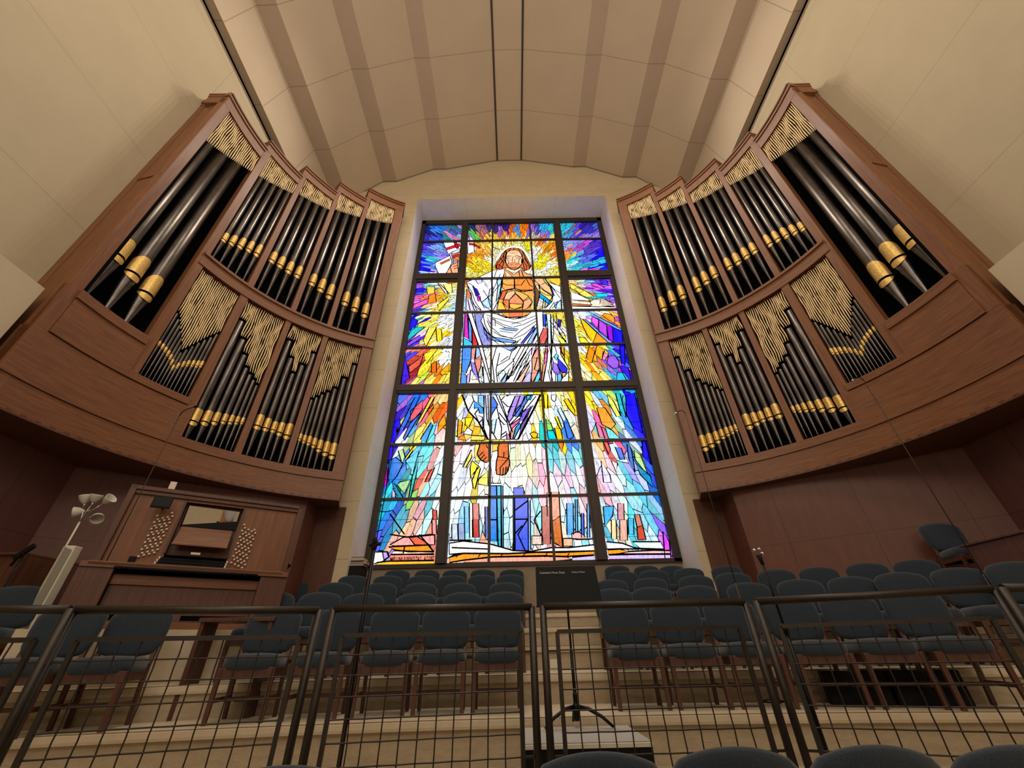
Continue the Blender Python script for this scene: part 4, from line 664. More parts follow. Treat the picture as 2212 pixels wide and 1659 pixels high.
for s in (-1, 1):
    case = empty('organ_case', cyl(s, 30, 2.70-0), 0, 'curved cherry wood organ case with gilded pipe shades, mounted on the %s of the window' % SIDE[s], 'organ case')
    case['group'] = 'pair of organ cases flanking the window'
    loc = case.location.copy()
    def part(mb, name, m, bevel=0, **kw):
        o = mb.build(name, m, None, bevel, **kw); o.parent = case; o.matrix_parent_inverse = Matrix.Translation(-loc); return o
    # case interior, its shade painted as a black backing
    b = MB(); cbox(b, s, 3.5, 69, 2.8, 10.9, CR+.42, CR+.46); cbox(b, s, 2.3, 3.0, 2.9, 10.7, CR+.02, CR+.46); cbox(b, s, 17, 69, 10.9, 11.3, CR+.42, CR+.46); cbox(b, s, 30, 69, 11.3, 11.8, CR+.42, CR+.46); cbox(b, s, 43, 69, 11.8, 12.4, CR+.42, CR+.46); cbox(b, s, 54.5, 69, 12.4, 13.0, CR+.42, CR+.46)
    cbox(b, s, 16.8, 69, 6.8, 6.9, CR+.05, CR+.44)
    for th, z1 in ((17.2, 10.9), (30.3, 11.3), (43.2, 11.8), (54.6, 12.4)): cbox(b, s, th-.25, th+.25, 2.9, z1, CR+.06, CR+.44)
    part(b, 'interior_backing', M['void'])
    for t0, t1, z1 in ((-.25, 2.2, 10.9), (16.1, 18.3, 11.3), (29.5, 31.2, 11.8), (42.5, 44.1, 12.35), (53.8, 55.4, 12.95), (66.0, 69.35, 12.95)):
        b = MB(); z0 = 3.9 if t0 in (16.1,) else (3.1 if t0 > 0 else 2.72)
        cbox(b, s, t0, t1, z0, z1, CR, CR+.16); part(b, 'stile', M['wood_v'], .006)
    for k, (t0, t1, zt, zc) in enumerate(BAY_U):
        a0 = -.25 if k == 0 else BAY_U[k-1][1]-.05; a1 = t1-.05 if k < 4 else 69.35
        b = MB(); cbox(b, s, a0, a1, zt, zc-.12, CR-.005, CR+.5)
        cbox(b, s, a0-.15, a1+.15, zc-.13, zc-.05, CR-.035, CR+.5); cbox(b, s, a0-.3, a1+.3, zc-.05, zc, CR-.065, CR+.5)
        if k: cbox(b, s, a0, a0+.6, BAY_U[k-1][3]-.3, zt, CR, CR+.5)     # return where the bay rises above its neighbour
        part(b, 'cornice', M['wood_h'], .005)
    # middle rail
    b = MB(); cbox(b, s, 16.9, 69.4, 6.66, 7.02, CR-.01, CR+.2); cbox(b, s, 16.8, 69.6, 6.93, 7.00, CR-.045, CR); cbox(b, s, 16.8, 69.6, 6.66, 6.71, CR-.03, CR); part(b, 'middle_rail', M['wood_h'], .005)
    # boards under the openings, each standing a little proud of the one below
    b = MB(); cbox(b, s, -.25, 69.4, 2.70, 3.10, CR, CR+.2); part(b, 'base_board', M['wood_h'], .004)
    b = MB(); cbox(b, s, -.25, 30.6, 3.105, 3.84, CR-.02, CR+.2); cbox(b, s, 30.6, 69.4, 3.105, 3.27, CR-.02, CR+.2); part(b, 'lower_panel', M['wood_h'], .004)
    b = MB(); cbox(b, s, 1.9, 16.6, 3.85, 4.49, CR-.04, CR+.2); cbox(b, s, 16.6, 29.6, 3.85, 3.98, CR-.04, CR+.2); part(b, 'upper_panel', M['wood_h'], .004)
    b = MB(); cbox(b, s, 1.7, 16.4, 4.49, 4.65, CR-.065, CR+.2); part(b, 'sill', M['wood_h'], .004)
    b = MB(); cbox(b, s, -.25, 1.9, 3.84, 4.65, CR-.02, CR+.1); cbox(b, s, 16.4, 18.3, 3.85, 6.7, CR-.012, CR+.1); cbox(b, s, 29.1, 31.2, 3.1, 6.7, CR-.012, CR+.1); part(b, 'post', M['wood_v'], .004)
    # outer side panel facing the nave
    x0, x1 = XC+s*6.575, XC+s*7.3
    b = MB()
    def sp(u0, u1, z0, z1, d):
        y = lambda u: 4.02+(u-6.575)*.2
        b.hexa([(XC+s*u0, y(u0)-d, z0+H), (XC+s*u1, y(u1)-d, z0+H), (XC+s*u1, y(u1)+.1, z0+H), (XC+s*u0, y(u0)+.1, z0+H), (XC+s*u0, y(u0)-d, z1+H), (XC+s*u1, y(u1)-d, z1+H), (XC+s*u1, y(u1)+.1, z1+H), (XC+s*u0, y(u0)+.1, z1+H)])
    sp(6.575, 7.3, 2.70, 10.9, 0); sp(7.14, 7.3, 2.7, 10.9, .012); sp(6.575, 6.62, 2.7, 10.9, .012)
    sp(6.57, 7.3, 10.82, 10.9, .02); sp(6.54, 7.3, 10.93, 11.07, .045); sp(6.62, 7.14, 7.6, 7.63, .02)
    part(b, 'side_panel', M['wood_v'], .004)
    # soffit
    n = 32; arc = [cyl(s, -.25+69.6*i/n, 0)[:2] for i in range(n+1)]
    b = MB(); b.prism(arc+[(XC+s*3.93, 8.75), (XC+s*7.3, 8.75), (XC+s*7.3, 4.17)], 2.68+H, 2.73+H); part(b, 'soffit', M['wood_dark'])
    # radial end panel next to the window
    b = MB(); p0 = cyl(s, 69.35, 2.7, CR); p1 = cyl(s, 69.35, 2.7, CR+.62)
    b.obox(((p0[0]+p1[0])/2, (p0[1]+p1[1])/2, 2.7+H), ((p0[0]+p1[0])/2, (p0[1]+p1[1])/2, 12.95+H), .04, .04)
    b = MB(); dx, dy = p1[0]-p0[0], p1[1]-p0[1]; q = [(p0[0], p0[1]), (p1[0], p1[1]), (p1[0]+s*.05, p1[1]-.0), (p0[0]+s*.05, p0[1]+.02)]
    b.prism(q, 2.7+H, 12.9+H); part(b, 'end_panel', M['wood_v'])
    # gilded shades
    def addshade(*a):
        o = shade(*a); o.parent = case; o.matrix_parent_inverse = Matrix.Translation(-loc)
    amps = [.34, .42, .4, .36, .3]
    for k, (t0, t1, zt, zc) in enumerate(BAY_U):
        g0, g1 = UPIPE[k][2]
        addshade(s, None, t0+.1, t1-.1, zt, (lambda th, g0=g0, g1=g1, t0=t0, t1=t1: g0+(g1-g0)*(th-t0)/(t1-t0)), .54 if k == 0 else (.52 if k < 3 else .56), amps[k], 3+k)
    VX = [(18.3, 5.52), (19.4, 5.42), (23.55, 4.80), (26.0, 5.2), (29.0, 5.62)]
    def vb(th):
        for (a, za), (c, zc) in zip(VX, VX[1:]):
            if th <= c: return za+(zc-za)*(th-a)/(c-a)
        return VX[-1][1]
    addshade(s, None, 18.5, 28.9, 6.64, vb, .47, .3, 21)
    for k in (1, 2, 3):
        t0, t1, _ = BAY_L[k]; L = LPIPE[k]
        def pb(th, L=L):
            j = min(range(len(L)), key=lambda i: abs(L[i][0]-th)-L[i][4]/.077); return L[j][3]+.06
        addshade(s, None, t0+.15, t1-.15, 6.64, pb, .53, .5 if k < 3 else .3, 30+k)
# ================================================================== CHAIRS
def make_chair():
    """choir chair with its back at +Y, facing -Y; origin on the floor under the middle"""
    r = empty('choir_chair')
    # seat cushion
    b = MB(); rows = []
    w_, d_ = .245, .235
    def sring(z, k, f=1):
        return [(w_*k*(abs(cos(a))**.45)*(1 if cos(a) > 0 else -1), d_*k*(abs(sin(a))**.45)*(1 if sin(a) > 0 else -1)-.02, z+(.012*(1-k))*f) for a in [2*pi*i/28 for i in range(28)]]
    for z, k in ((.385, .93), (.395, .985), (.43, 1), (.468, .99), (.492, .93), (.504, .8), (.508, .5), (.508, .1)): rows.append(sring(z, k))
    b.grid(rows, closed=True); b.add(rows[0], [tuple(range(28))]); b.add(rows[-1], [tuple(range(28))]); b.build('seat_cushion', M['cloth'], r)
    b = MB(); b.box(-.225, .225, -.235, -.21, .33, .405); b.box(-.225, .225, .165, .19, .33, .405); b.box(-.235, -.21, -.235, .19, .33, .405); b.box(.21, .235, -.235, .19, .33, .405)
    b.box(-.2, .2, -.012, .012, .15, .18); b.box(-.222, -.198, -.2, .17, .15, .185); b.box(.198, .222, -.2, .17, .15, .185)
    b.build('seat_frame', M['wood_chair'], r, .004)
    for sx in (-1, 1):
        b = MB(); b.hexa([(sx*.225-.018, -.24, 0), (sx*.225+.018, -.24, 0), (sx*.225+.018, -.205, 0), (sx*.225-.018, -.205, 0), (sx*.222-.02, -.245, .405), (sx*.222+.02, -.245, .405), (sx*.222+.02, -.205, .405), (sx*.222-.02, -.205, .405)]); b.build('leg', M['wood_chair'], r, .004)
        b = MB(); pts = [(sx*.222, .235, 0), (sx*.222, .19, .25), (sx*.222, .18, .44), (sx*.222, .225, .66), (sx*.215, .245, .72)]
        for p, q in zip(pts, pts[1:]): b.obox(p, q, .034, .04, (0, 1, 0))
        b.build('leg', M['wood_chair'], r, .003)
    # upholstered back with arched top, leaning back
    def prof(k, off):
        P = []
        n = 14
        for i in range(n+1):
            t = -1+2*i/n; P.append((.252*t, .925-.055*abs(t)**2.2-.02*(abs(t) > .98)))
        P += [(.262, .83), (.262, .72), (.25, .60)]
        for i in range(7):
            t = 1-2*i/6; P.append((.225*t, .535-.03*(1-t*t)))
        P += [(-.25, .60), (-.262, .72), (-.262, .83)]
        cx, cz = 0, .71; return [(cx+(x-cx)*k, .19+(cz+(z-cz)*k-.5)*.16+off+.03*(1-(x*k/.26)**2), cz+(z-cz)*k) for x, z in P]
    b = MB(); R = [prof(.3, -.045), prof(.8, -.043), prof(.95, -.036), prof(1, -.018), prof(1, .006), prof(.95, .02), prof(.8, .026), prof(.3, .027)]
    b.grid(R, closed=True); n = len(R[0]); b.add(R[0], [tuple(range(n))]); b.add(R[-1], [tuple(range(n))]); b.build('backrest', M['cloth'], r)
    return r
proto = make_chair(); used = [False]
def chair(x, y, z, rz, label, group):
    o = copy_tree(proto) if used[0] else proto
    used[0] = True; o.location = (x, y, z); o.rotation_euler = (0, 0, rz); return tag(o, label, 'chair', group)
def cpx(px, py, k, label, group, rz=None, dz=0):
    """chair whose back top shows at the pixel, standing on tier k"""
    p = onZ(px, py, TZ[k]+.925+dz)
    a = -atan2(p.x-.2, 13) if rz is None else rz
    back = .27
    return chair(p.x+back*sin(a)*1, p.y-back*cos(a), TZ[k], a, label, group)
SIDEN = lambda px: 'left' if px < 1200 else 'right'
def row(name, k, pts, grp):
    L = [p for p in pts if p[0] < 1200]; R_ = [p for p in pts if p[0] >= 1200]
    for i, p in enumerate(L): cpx(p[0], p[1], k, 'teal upholstered choir chair, %s from the left in the %s row, left of the aisle' % (ORD[i], name), grp)
    for i, p in enumerate(R_): cpx(p[0], p[1], k, 'teal upholstered choir chair, %s to the right of the aisle in the %s row' % (ORD[i], name), grp)
row('second', 1, [(60, 1265), (225, 1270), (595, 1278), (697, 1279), (790, 1281), (903, 1280), (1000, 1279), (1090, 1278), (1321, 1271), (1403, 1268), (1499, 1264), (1609, 1258), (1719, 1251), (1829, 1245), (1932, 1236), (2056, 1226), (2177, 1213)], 'choir chairs in the second row')
row('third', 2, [(729, 1258), (824, 1259), (910, 1259), (994, 1259), (1091, 1258), (1318, 1252), (1401, 1248), (1498, 1243), (1577, 1237), (1670, 1230), (1760, 1225), (1863, 1216), (1967, 1209)], 'choir chairs in the third row')
row('fourth', 3, [(540, 1257), (640, 1255), (766, 1243), (840, 1243), (913, 1243), (977, 1243), (1041, 1242), (1102, 1241), (1344, 1234), (1409, 1231), (1484, 1227), (1565, 1222), (1739, 1220), (1822, 1212), (1922, 1203)], 'choir chairs in the fourth row')
row('fifth', 4, [(860, 1231), (924, 1231), (983, 1231), (1043, 1230), (1105, 1230), (1331, 1222), (1394, 1222), (1448, 1222)], 'choir chairs in the back row under the window')
for i, px in enumerate((40, 215, 540, 690, 829, 951, 1073, 1375, 1500, 1632, 1780, 1930, 2095)):
    v = ray(px, 1398); yb = 5.1; x = v.x/v.y*4.75
    y = 5.02-.035*(x-XC)**2; x = v.x/v.y*(y-.2)
    lab = ('teal upholstered choir chair in the front row, %s from the left' % ORD[i]) if i < 7 else ('teal upholstered choir chair in the front row, %s right of the aisle' % ORD[i-7])
    chair(x, y, TZ[0], -atan2(x-.2, 13), lab, 'choir chairs in the front row')
# chairs of the front nave row, seen from behind at the bottom edge
for i, (px, py) in enumerate(((620, 1652), (1290, 1623), (1580, 1612), (1880, 1608), (2185, 1608))):
    p = onZ(px, py, .925); n_ = ['at the lower left', 'below the music stand', 'second from the music stand', 'third from the music stand', 'at the lower right corner'][i]
    chair(p.x, p.y+.27, 0, pi, 'top of near teal chair back %s, this side of the railing' % n_, 'nearest chairs in front of the railing')
# lone chair on the far right, on a low riser against the panelling
p = onZ(2012, 1131, TZ[4]+.925)
b = MB(); b.box(-.4, .4, -.4, .4, 0, TZ[4]-TZ[3]); o = b.build('riser_box', M['wood_dark']); o.location = (p.x-.02, p.y-.25, TZ[3]); o.rotation_euler = (0, 0, -.35)
tag(o, 'dark wooden riser box under the lone chair on the far right', 'riser')
chair(p.x-.03, p.y-.27, TZ[4], -.2, 'lone teal choir chair raised above the others against the right panelling', None)

# ================================================================== RAILING
ZT = H+.28
def rail_y(x): return 3.1-.066*(x-XC)**2
def P2(px, py): v = onZ(px, py, ZT); return (v.x, v.y)
panels = [(-60, 1308, 155, 1308), (165, 1309, 692, 1311), (722, 1307, 1148, 1304), (1172, 1303, 1606, 1293), (1632, 1292, 2140, 1264), (2160, 1262, 2330, 1258)]
PN = ['at the far left edge', 'left of the microphone stand', 'left of the centre gap', 'in front of the music stand', 'right of the black stand', 'at the far right edge']
for i, q in enumerate(panels):
    ax_, ay = P2(q[0], q[1]); bx, by = P2(q[2], q[3]); L = hypot(bx-ax_, by-ay); ang = atan2(by-ay, bx-ax_)
    base = PLZ
    r = empty('railing_panel', (ax_, ay, base), ang, 'dark bronze railing panel with welded wire grid, %s' % PN[i], 'railing', 'railing panels before the choir steps')
    h = ZT-base
    b = MB(); b.tube([(0, 0, h-.02), (L, 0, h-.02)], .023, 10); b.build('top_rail', M['rail'], r)
    for x in (0.0, L):
        b = MB(); b.tube([(x, 0, 0), (x, 0, h-.015)], .023, 10); b.lathe([(.05, 0), (.05, .012), (.024, .014)], 14, (x, 0, 0)); b.build('post', M['rail'], r)
    ins = .085; ht = h-.165
    b = MB()
    for a, c in (((ins, 0, ht), (L-ins, 0, ht)), ((ins, 0, .1), (L-ins, 0, .1)), ((ins, 0, .1), (ins, 0, ht)), ((L-ins, 0, .1), (L-ins, 0, ht))): b.obox(a, c, .024, .024, (0, 1, 0))
    for z in (.3, .8):
        for x in (0, L-ins): b.obox((x, 0, z), (x+ins, 0, z), .012, .012, (0, 1, 0))
    inf = b.build('inner_frame', M['rail'], r)
    b = MB(); W = L-2*ins; n = max(2, round(W/.1))
    for k in range(1, n):
        x = ins+W*k/n; m_ = 11; b.tube([(x, .0045*(1 if (j+k) % 2 else -1), .1+(ht-.1)*j/m_) for j in range(m_+1)], .0042, 5, caps=False)
    n2 = round((ht-.1)/.1)
    for k in range(1, n2):
        z = .1+(ht-.1)*k/n2; b.tube([(ins+W*j/n, .0045*(1 if (j+k) % 2 else -1), z) for j in range(n+1)], .0042, 5, caps=False)
    b.build('wire_grid', M['rail'], inf)
    if i == 3:
        b = MB(); z = h-.335; b.prism([(.025, -.02), (.07, -.02), (.07, .0), (.025, .0)], z-.022, z+.022); o = b.build('latch', M['cream'], r); tag(o, 'cream latch tab')

# ================================================================== PODIUM, MUSIC STAND
zb = H-.48
c_ = [onZ(1116.2, 1605.4, zb), onZ(1401.2, 1604.5, zb), onZ(1369.4, 1569.4, zb), onZ(1138.4, 1568, zb)]
cx = sum(v.x for v in c_)/4; cyy = sum(v.y for v in c_)/4
r = empty('podium', (cx, cyy, PLZ), 0, 'low black podium box with grey carpeted top behind the railing', 'podium')
W2, D2 = (c_[1]-c_[0]).length/2, .34; hz = zb-PLZ
b = MB(); b.box(-W2+.01, W2-.01, -D2+.01, D2-.01, 0, hz-.03); b.build('body', M['black'], r, .006)
b = MB(); b.box(-W2, W2, -D2, D2, hz-.03, hz-.006); b.build('edge_trim', M['cream'], r, .003)
b = MB(); b.box(-W2+.006, W2-.006, -D2+.006, D2-.006, hz-.008, hz); b.build('carpet_top', M['carpet'], r)
f0 = onZ(1248, 1572, zb); r = empty('music_stand', (f0.x, f0.y, zb), 0, 'black metal music stand with tilted desk standing on the grey podium', 'music stand')
top = onY(1222, 1264, f0.y); hs = top.z-zb; zl_ = onY(1156, 1310, f0.y).z-zb
b = MB(); b.tube([(0, 0, .06), (0, 0, .5)], .013, 12); b.tube([(0, 0, .48), (0, 0, zl_-.0), (0, .045, zl_+.08), (0, .045, hs)], .009, 12); b.lathe([(.018, .1), (.018, .2), (.014, .22)], 14); b.build('pole', M['blackm'], r)
b = MB()
for a in (-pi/2+1.15, -pi/2-1.15, pi/2):
    b.tube([(0, 0, .13), (.1*cos(a), .1*sin(a), .115), (.2*cos(a), .2*sin(a), .07), (.28*cos(a), .28*sin(a), .012)], [.015, .014, .012, .010], 8)
b.lathe([(.02, .04), (.024, .06), (.024, .13), (.018, .15)], 14); b.build('tripod_base', M['blackm'], r)
dl, dr_, db = onY(1155, 1222, f0.y), onY(1290, 1221, f0.y), onY(1156, 1310, f0.y)
dw = (dr_.x-dl.x); dxc = (dl.x+dr_.x)/2-f0.x; zt, zl = dl.z-zb, db.z-zb
b = MB(); b.hexa([(dxc-dw/2, -.03, zl), (dxc+dw/2, -.03, zl), (dxc+dw/2, -.028, zl), (dxc-dw/2, -.028, zl), (dxc-dw/2+.01, .07, zt), (dxc+dw/2-.01, .07, zt), (dxc+dw/2-.01, .073, zt), (dxc-dw/2+.01, .073, zt)])
b.box(dxc-dw/2, dxc+dw/2, -.03, .05, zl-.004, zl); b.box(dxc-dw/2, dxc+dw/2, .046, .05, zl-.004, zl+.012)
b.obox((0, .03, hs-.02), (0, .035, hs), .03, .02); b.build('desk', M['black'], r, .001)
tl = atan2(.1, zt-zl)
for s_, x_, sz in (('Cathedral Music Dept.', -.125, .026), ('Medium Music', .115, .021)):
    z_ = zt-.055; o = text(s_, sz, (0, 0, 0), (0, 0, 0), M['white_ink'], ext=.0004); o.parent = r; o.location = (dxc+x_, -.03+.1*(z_-zl)/(zt-zl)-.0016, z_); o.rotation_euler = (pi/2-tl, 0, 0)
b = MB()
for sx in (-1, 1): b.obox((dxc+.16+sx*.006, .0625, zt-.045), (dxc+.16+sx*.012, .068, zt-.012), .003, .003)
tag(b.build('printed_mark', M['white_ink'], r), 'small pale printed mark')

# ================================================================== MICROPHONES
def tallmic(px, py, Y, zf, hook, label, boom=None):
    t = onY(px, py, Y); r = empty('microphone_stand', (t.x, t.y, zf), 0, label, 'microphone stand', None)
    h = t.z-zf
    b = MB(); b.tube([(0, 0, .02), (0, 0, min(1.1, h*.4))], .012, 8); b.tube([(0, 0, min(1.0, h*.38)), (0, 0, h)], .0055, 8); b.build('pole', M['blackm'] if hook[2] else M['rail'], r)
    b = MB(); b.lathe([(.14, 0), (.14, .012), (.03, .025), (.015, .04)], 24); b.build('round_base', M['blackm'], r)
    pts = [Vector((0, 0, h))+Vector(v) for v in hook[0]]
    b = MB(); b.tube(pts, .006, 8); b.build('gooseneck', M['blackm'], r)
    d = (pts[-1]-pts[-2]).normalized(); b = MB(); b.tube([pts[-1], pts[-1]+d*.07], [.012, .014], 10); b.build('microphone', hook[1], r)
    return r
S1 = [(0, 0, 0), (.01, 0, .06), (.05, 0, .10), (.10, 0, .12), (.15, -.01, .13)]
S2_ = [(0, 0, 0), (-.02, 0, .04), (-.06, 0, .055), (-.10, 0, .03)]
tallmic(388, 898, 4.85, TZ[0], (S1, M['black'], 0), 'very tall thin microphone pole with black gooseneck before the left organ console')
tallmic(1480, 893, 5.25, TZ[0], (S2_, M['chrome'], 0), 'very tall thin microphone pole in front of the right edge of the window')
tallmic(1866, 822, 5.0, TZ[0], ([(x*1.2, y, z*1.1) for x, y, z in S2_], M['chrome'], 0), 'very tall thin microphone pole before the right organ case')
# black stand with chrome clip
t = onY(1638, 1190, 3.42); r = empty('microphone_stand', (t.x, t.y, PLZ), 0, 'black straight microphone stand with chrome clip right of centre', 'microphone stand')
h = t.z-PLZ
b = MB(); b.tube([(0, 0, .02), (0, 0, h*.62)], .015, 10); b.tube([(0, 0, h*.6), (0, 0, h-.05)], .009, 10); b.lathe([(.02, h*.6), (.022, h*.63), (.012, h*.65)], 12); b.build('pole', M['blackm'], r)
b = MB()
for a in (.4, 2.5, 4.6): b.tube([(0, 0, .12), (.3*cos(a), .3*sin(a), .012)], .009, 8)
b.build('tripod_base', M['blackm'], r)
b = MB(); b.tube([(0, 0, h-.1), (-.01, 0, h-.03)], [.012, .02], 10); b.build('boom_grip', M['black'], r)
b = MB()
for a, z in ((-.03, h+.005), (.012, h+.012), (.025, h-.02)): b.lathe([(.001, z-.014), (.012, z-.008), (.014, z), (.012, z+.008), (.001, z+.014)], 12, (a, 0, 0))
b.build('clip', M['chrome'], r)
# black boom stand on the left, thin upper rod
t = onY(858, 930, 3.5); t2 = onY(812, 1175, 3.5); bs = Vector((t2.x-.01, 3.5, PLZ))
r = empty('microphone_stand', bs, 0, 'tall black microphone stand with thin upper rod overlapping the window lower left', 'microphone stand')
hc = t2.z-PLZ
b = MB(); b.tube([(0, 0, .02), (0, 0, hc)], .016, 10); b.build('pole', M['blackm'], r)
b = MB(); b.tube([(.005, 0, hc-.1), (t.x-bs.x, 0, t.z-PLZ)], .0045, 8); b.build('upper_rod', M['blackm'], r)
b = MB(); b.tube([(t.x-bs.x, 0, t.z-PLZ-.01), (t.x-bs.x+.004, 0, t.z-PLZ+.03)], .013, 10); b.build('microphone', M['black'], r)
b = MB(); b.tube([(-.04, 0, hc-.01), (.05, 0, hc)], .014, 10); b.tube([(0, -.03, hc+.02), (0, .03, hc+.02)], .018, 10); b.lathe([(.018, hc-.05), (.024, hc-.02), (.016, hc+.05)], 12); b.build('clutch', M['black'], r)
b = MB()
for a in (.2, 2.3, 4.4): b.tube([(0, 0, .14), (.32*cos(a), .32*sin(a), .012)], .009, 8)
b.build('tripod_base', M['blackm'], r)
b = MB(); b.tube([(.014, 0, hc*.5), (.03, -.01, hc*.42), (.016, 0, hc*.3), (.035, -.01, hc*.2), (.03, 0, .05)], .004, 6); b.build('cable', M['black'], r)

# ================================================================== ORGAN CONSOLE
A0 = Vector((-4.9, 5.0, H+.29)); cang = atan2(1.06, 1.74)
r = empty('organ_console', A0, cang, 'large cherry wood organ console with stop knobs, keyboards and a mirror, left of the window', 'organ console')
CW, CH = 2.04, 1.63
FB = .29        # console features were measured from the floor of this tier
def cz(z): return z-FB
b = MB(); b.box(0, .06, .0, 1.0, 0, CH); b.box(CW-.06, CW, .0, 1.0, 0, CH); b.box(0, CW, .92, 1.0, 0, CH); b.box(0, CW, .0, 1.0, CH-.05, CH); b.box(.05, CW-.05, .02, .06, CH-.1, CH-.05)
b.build('case', M['wood_dark'], r, .006)
b = MB(); b.box(.05, .62, .05, .09, cz(.98), CH-.08); b.box(1.30, CW-.05, .05, .09, cz(.98), CH-.08); b.box(.62, 1.30, .05, .09, cz(1.79), CH-.08); b.build('jamb_panel', M['wood_v'], r, .004)
b = MB(); b.box(.60, 1.32, .14, .17, cz(1.14), cz(1.80)); b.box(.60, .625, .04, .17, cz(1.14), cz(1.80)); b.box(1.295, 1.32, .04, .17, cz(1.14), cz(1.80)); b.build('centre_recess', M['wood_dark'], r)
b = MB(); b.hexa([(.66, -.05, cz(1.24)), (1.26, -.05, cz(1.24)), (1.26, -.03, cz(1.24)), (.66, -.03, cz(1.24)), (.67, .1, cz(1.49)), (1.25, .1, cz(1.49)), (1.25, .12, cz(1.49)), (.67, .12, cz(1.49))]); b.box(.66, 1.26, -.09, -.03, cz(1.225), cz(1.245)); b.build('music_desk', M['wood_h'], r, .004)
b = MB(); b.box(.645, 1.275, .118, .135, cz(1.50), cz(1.765)); b.build('mirror_frame', M['black'], r)
b = MB(); b.add([(.665, .118, cz(1.515)), (1.255, .148, cz(1.515)), (1.255, .084, cz(1.75)), (.665, .054, cz(1.75))], [(0, 1, 2, 3)]); b.build('mirror', M['mirror'], r)
b = MB(); b.box(.06, CW-.06, -.42, .9, cz(.90), cz(.945)); b.box(.0, CW, -.42, -.38, cz(.88), cz(.935)); b.build('key_table', M['wood_h'], r, .005)
b = MB(); b.box(.06, CW-.06, .86, .9, 0, cz(.9)); b.box(.30, CW-.3, -.30, -.26, cz(.72), cz(.84)); b.box(0, .3, -.40, -.34, 0, cz(.88)); b.box(CW-.3, CW, -.40, -.34, 0, cz(.88)); b.box(0, .05, -.40, .0, 0, cz(.88)); b.box(CW-.05, CW, -.4, 0, 0, cz(.88)); b.box(.3, CW-.3, -.30, -.27, 0, cz(.74)); b.build('base', M['wood_dark'], r, .004)
b = MB(); b.box(.3, CW-.3, -.32, -.3, 0, .08); b.box(.3, CW-.3, -.325, -.27, cz(.73), cz(.83)); b.build('front_board', M['wood_h'], r, .004)
for k in range(4):
    y = -.22+k*.075; z = cz(.955+k*.042)
    b = MB(); b.box(.60, 1.30, y, y+.12, z-.012, z); b.box(.61, 1.29, y-.006, y, z-.022, z+.004); kbd = b.build('keyboard', M['black'], r)
    b = MB()
    for x in (.585, 1.303): b.box(x, x+.018, y-.012, y+.01, z-.012, z+.012)
    b.build('keyboard_cheek', M['ivory'], kbd)
b = MB(); b.tube([(.3, -.43, cz(.885)), (1.7, -.43, cz(.885))], .014, 8); b.build('front_rod', M['black'], r)
b = MB(); b.box(.3, .37, .035, .05, cz(1.02), cz(1.08)); b.build('switch_plate', M['black'], r)
b = MB(); b.box(.9, 1.0, -.1, -.095, cz(1.125), cz(1.15)); b.build('name_plate', M['ivory'], r)
b = MB(); b.box(.4, 1.0, -.304, -.298, .10, .15); b.box(1.06, 1.7, -.304, -.298, .10, .15); b.build('pedal_slot', M['void'], r)
def knobs(x0, x1, lean, rows_):
    kb = MB().lathe([(.006, 0), (.006, .02), (.013, .022), (.0135, .03), (.011, .034), (0, .035)], 10)
    me_ = kb.mesh('stop_knob', M['ivory']); n = 0
    for j in range(rows_):
        for i in range(4):
            if n >= 50: return
            if j == rows_-1 and i in (1, 2): continue
            off = (.5 if j % 2 else 0)
            x = x0+(x1-x0)*(i+off*.9)/3.6; z = cz(1.08+.49*j/(rows_-1)+lean*i*.018)
            o = bpy.data.objects.new('stop_knob', me_); COL.objects.link(o); o.parent = r; o.location = (x, .05, z); o.rotation_euler = (pi/2, 0, 0); n += 1
knobs(.385, .545, 1, 13); knobs(1.36, 1.53, -1, 13)
# small things on the console
b = MB(); b.box(-.10, .10, -.012, .012, -.075, .075)
mo = empty('monitor', (0, 0, 0), 0, 'small black flat monitor mounted at the upper left of the console', 'monitor'); o = b.build('housing', M['black'], mo, .006)
b = MB(); b.box(-.088, .088, -.0145, -.012, -.055, .063); b.build('screen', M['screen'], mo)
b = MB(); b.box(-.012, .012, .01, .2, -.012, .012); b.build('mount', M['blackm'], mo)
def con(x, y, z): return A0+Matrix.Rotation(cang, 3, 'Z')@Vector((x, y, z))
mo.location = con(.40, -.14, cz(1.70)); mo.rotation_euler = (radians(-8), 0, cang)
b = MB(); b.box(-.034, .034, -.02, .02, 0, .10); o = b.build('speaker_box', M['ivory']); tag(o, 'small cream box standing on the console above the monitor', 'box'); o.location = con(.40, .02, CH); o.rotation_euler = (0, 0, cang)
# plinth under the console
b = MB(); q = [con(-.15, -.6, 0), con(CW+.12, -.6, 0), con(CW+.12, 1.05, 0), con(-.15, 1.05, 0)]
b.prism([(v.x, v.y) for v in q], TZ[1]-.3, H+.29); struct('trim_10', b, M['tread'])
# organ bench
bn = empty('organ_bench', (onY(528, 1336, 5.05).x, 5.05, TZ[0]), .1, 'dark wooden bench behind the front row beside the organ console', 'bench')
b = MB(); b.box(-.38, .38, -.16, .16, .80, .84); b.build('seat', M['wood_chair'], bn, .005)
for sx in (-1, 1): b = MB(); b.box(sx*.34-.02, sx*.34+.02, -.14, .14, 0, .8); b.build('leg', M['wood_chair'], bn)
b = MB(); b.box(-.32, .32, -.015, .015, .12, .16); b.build('stretcher', M['wood_chair'], bn)

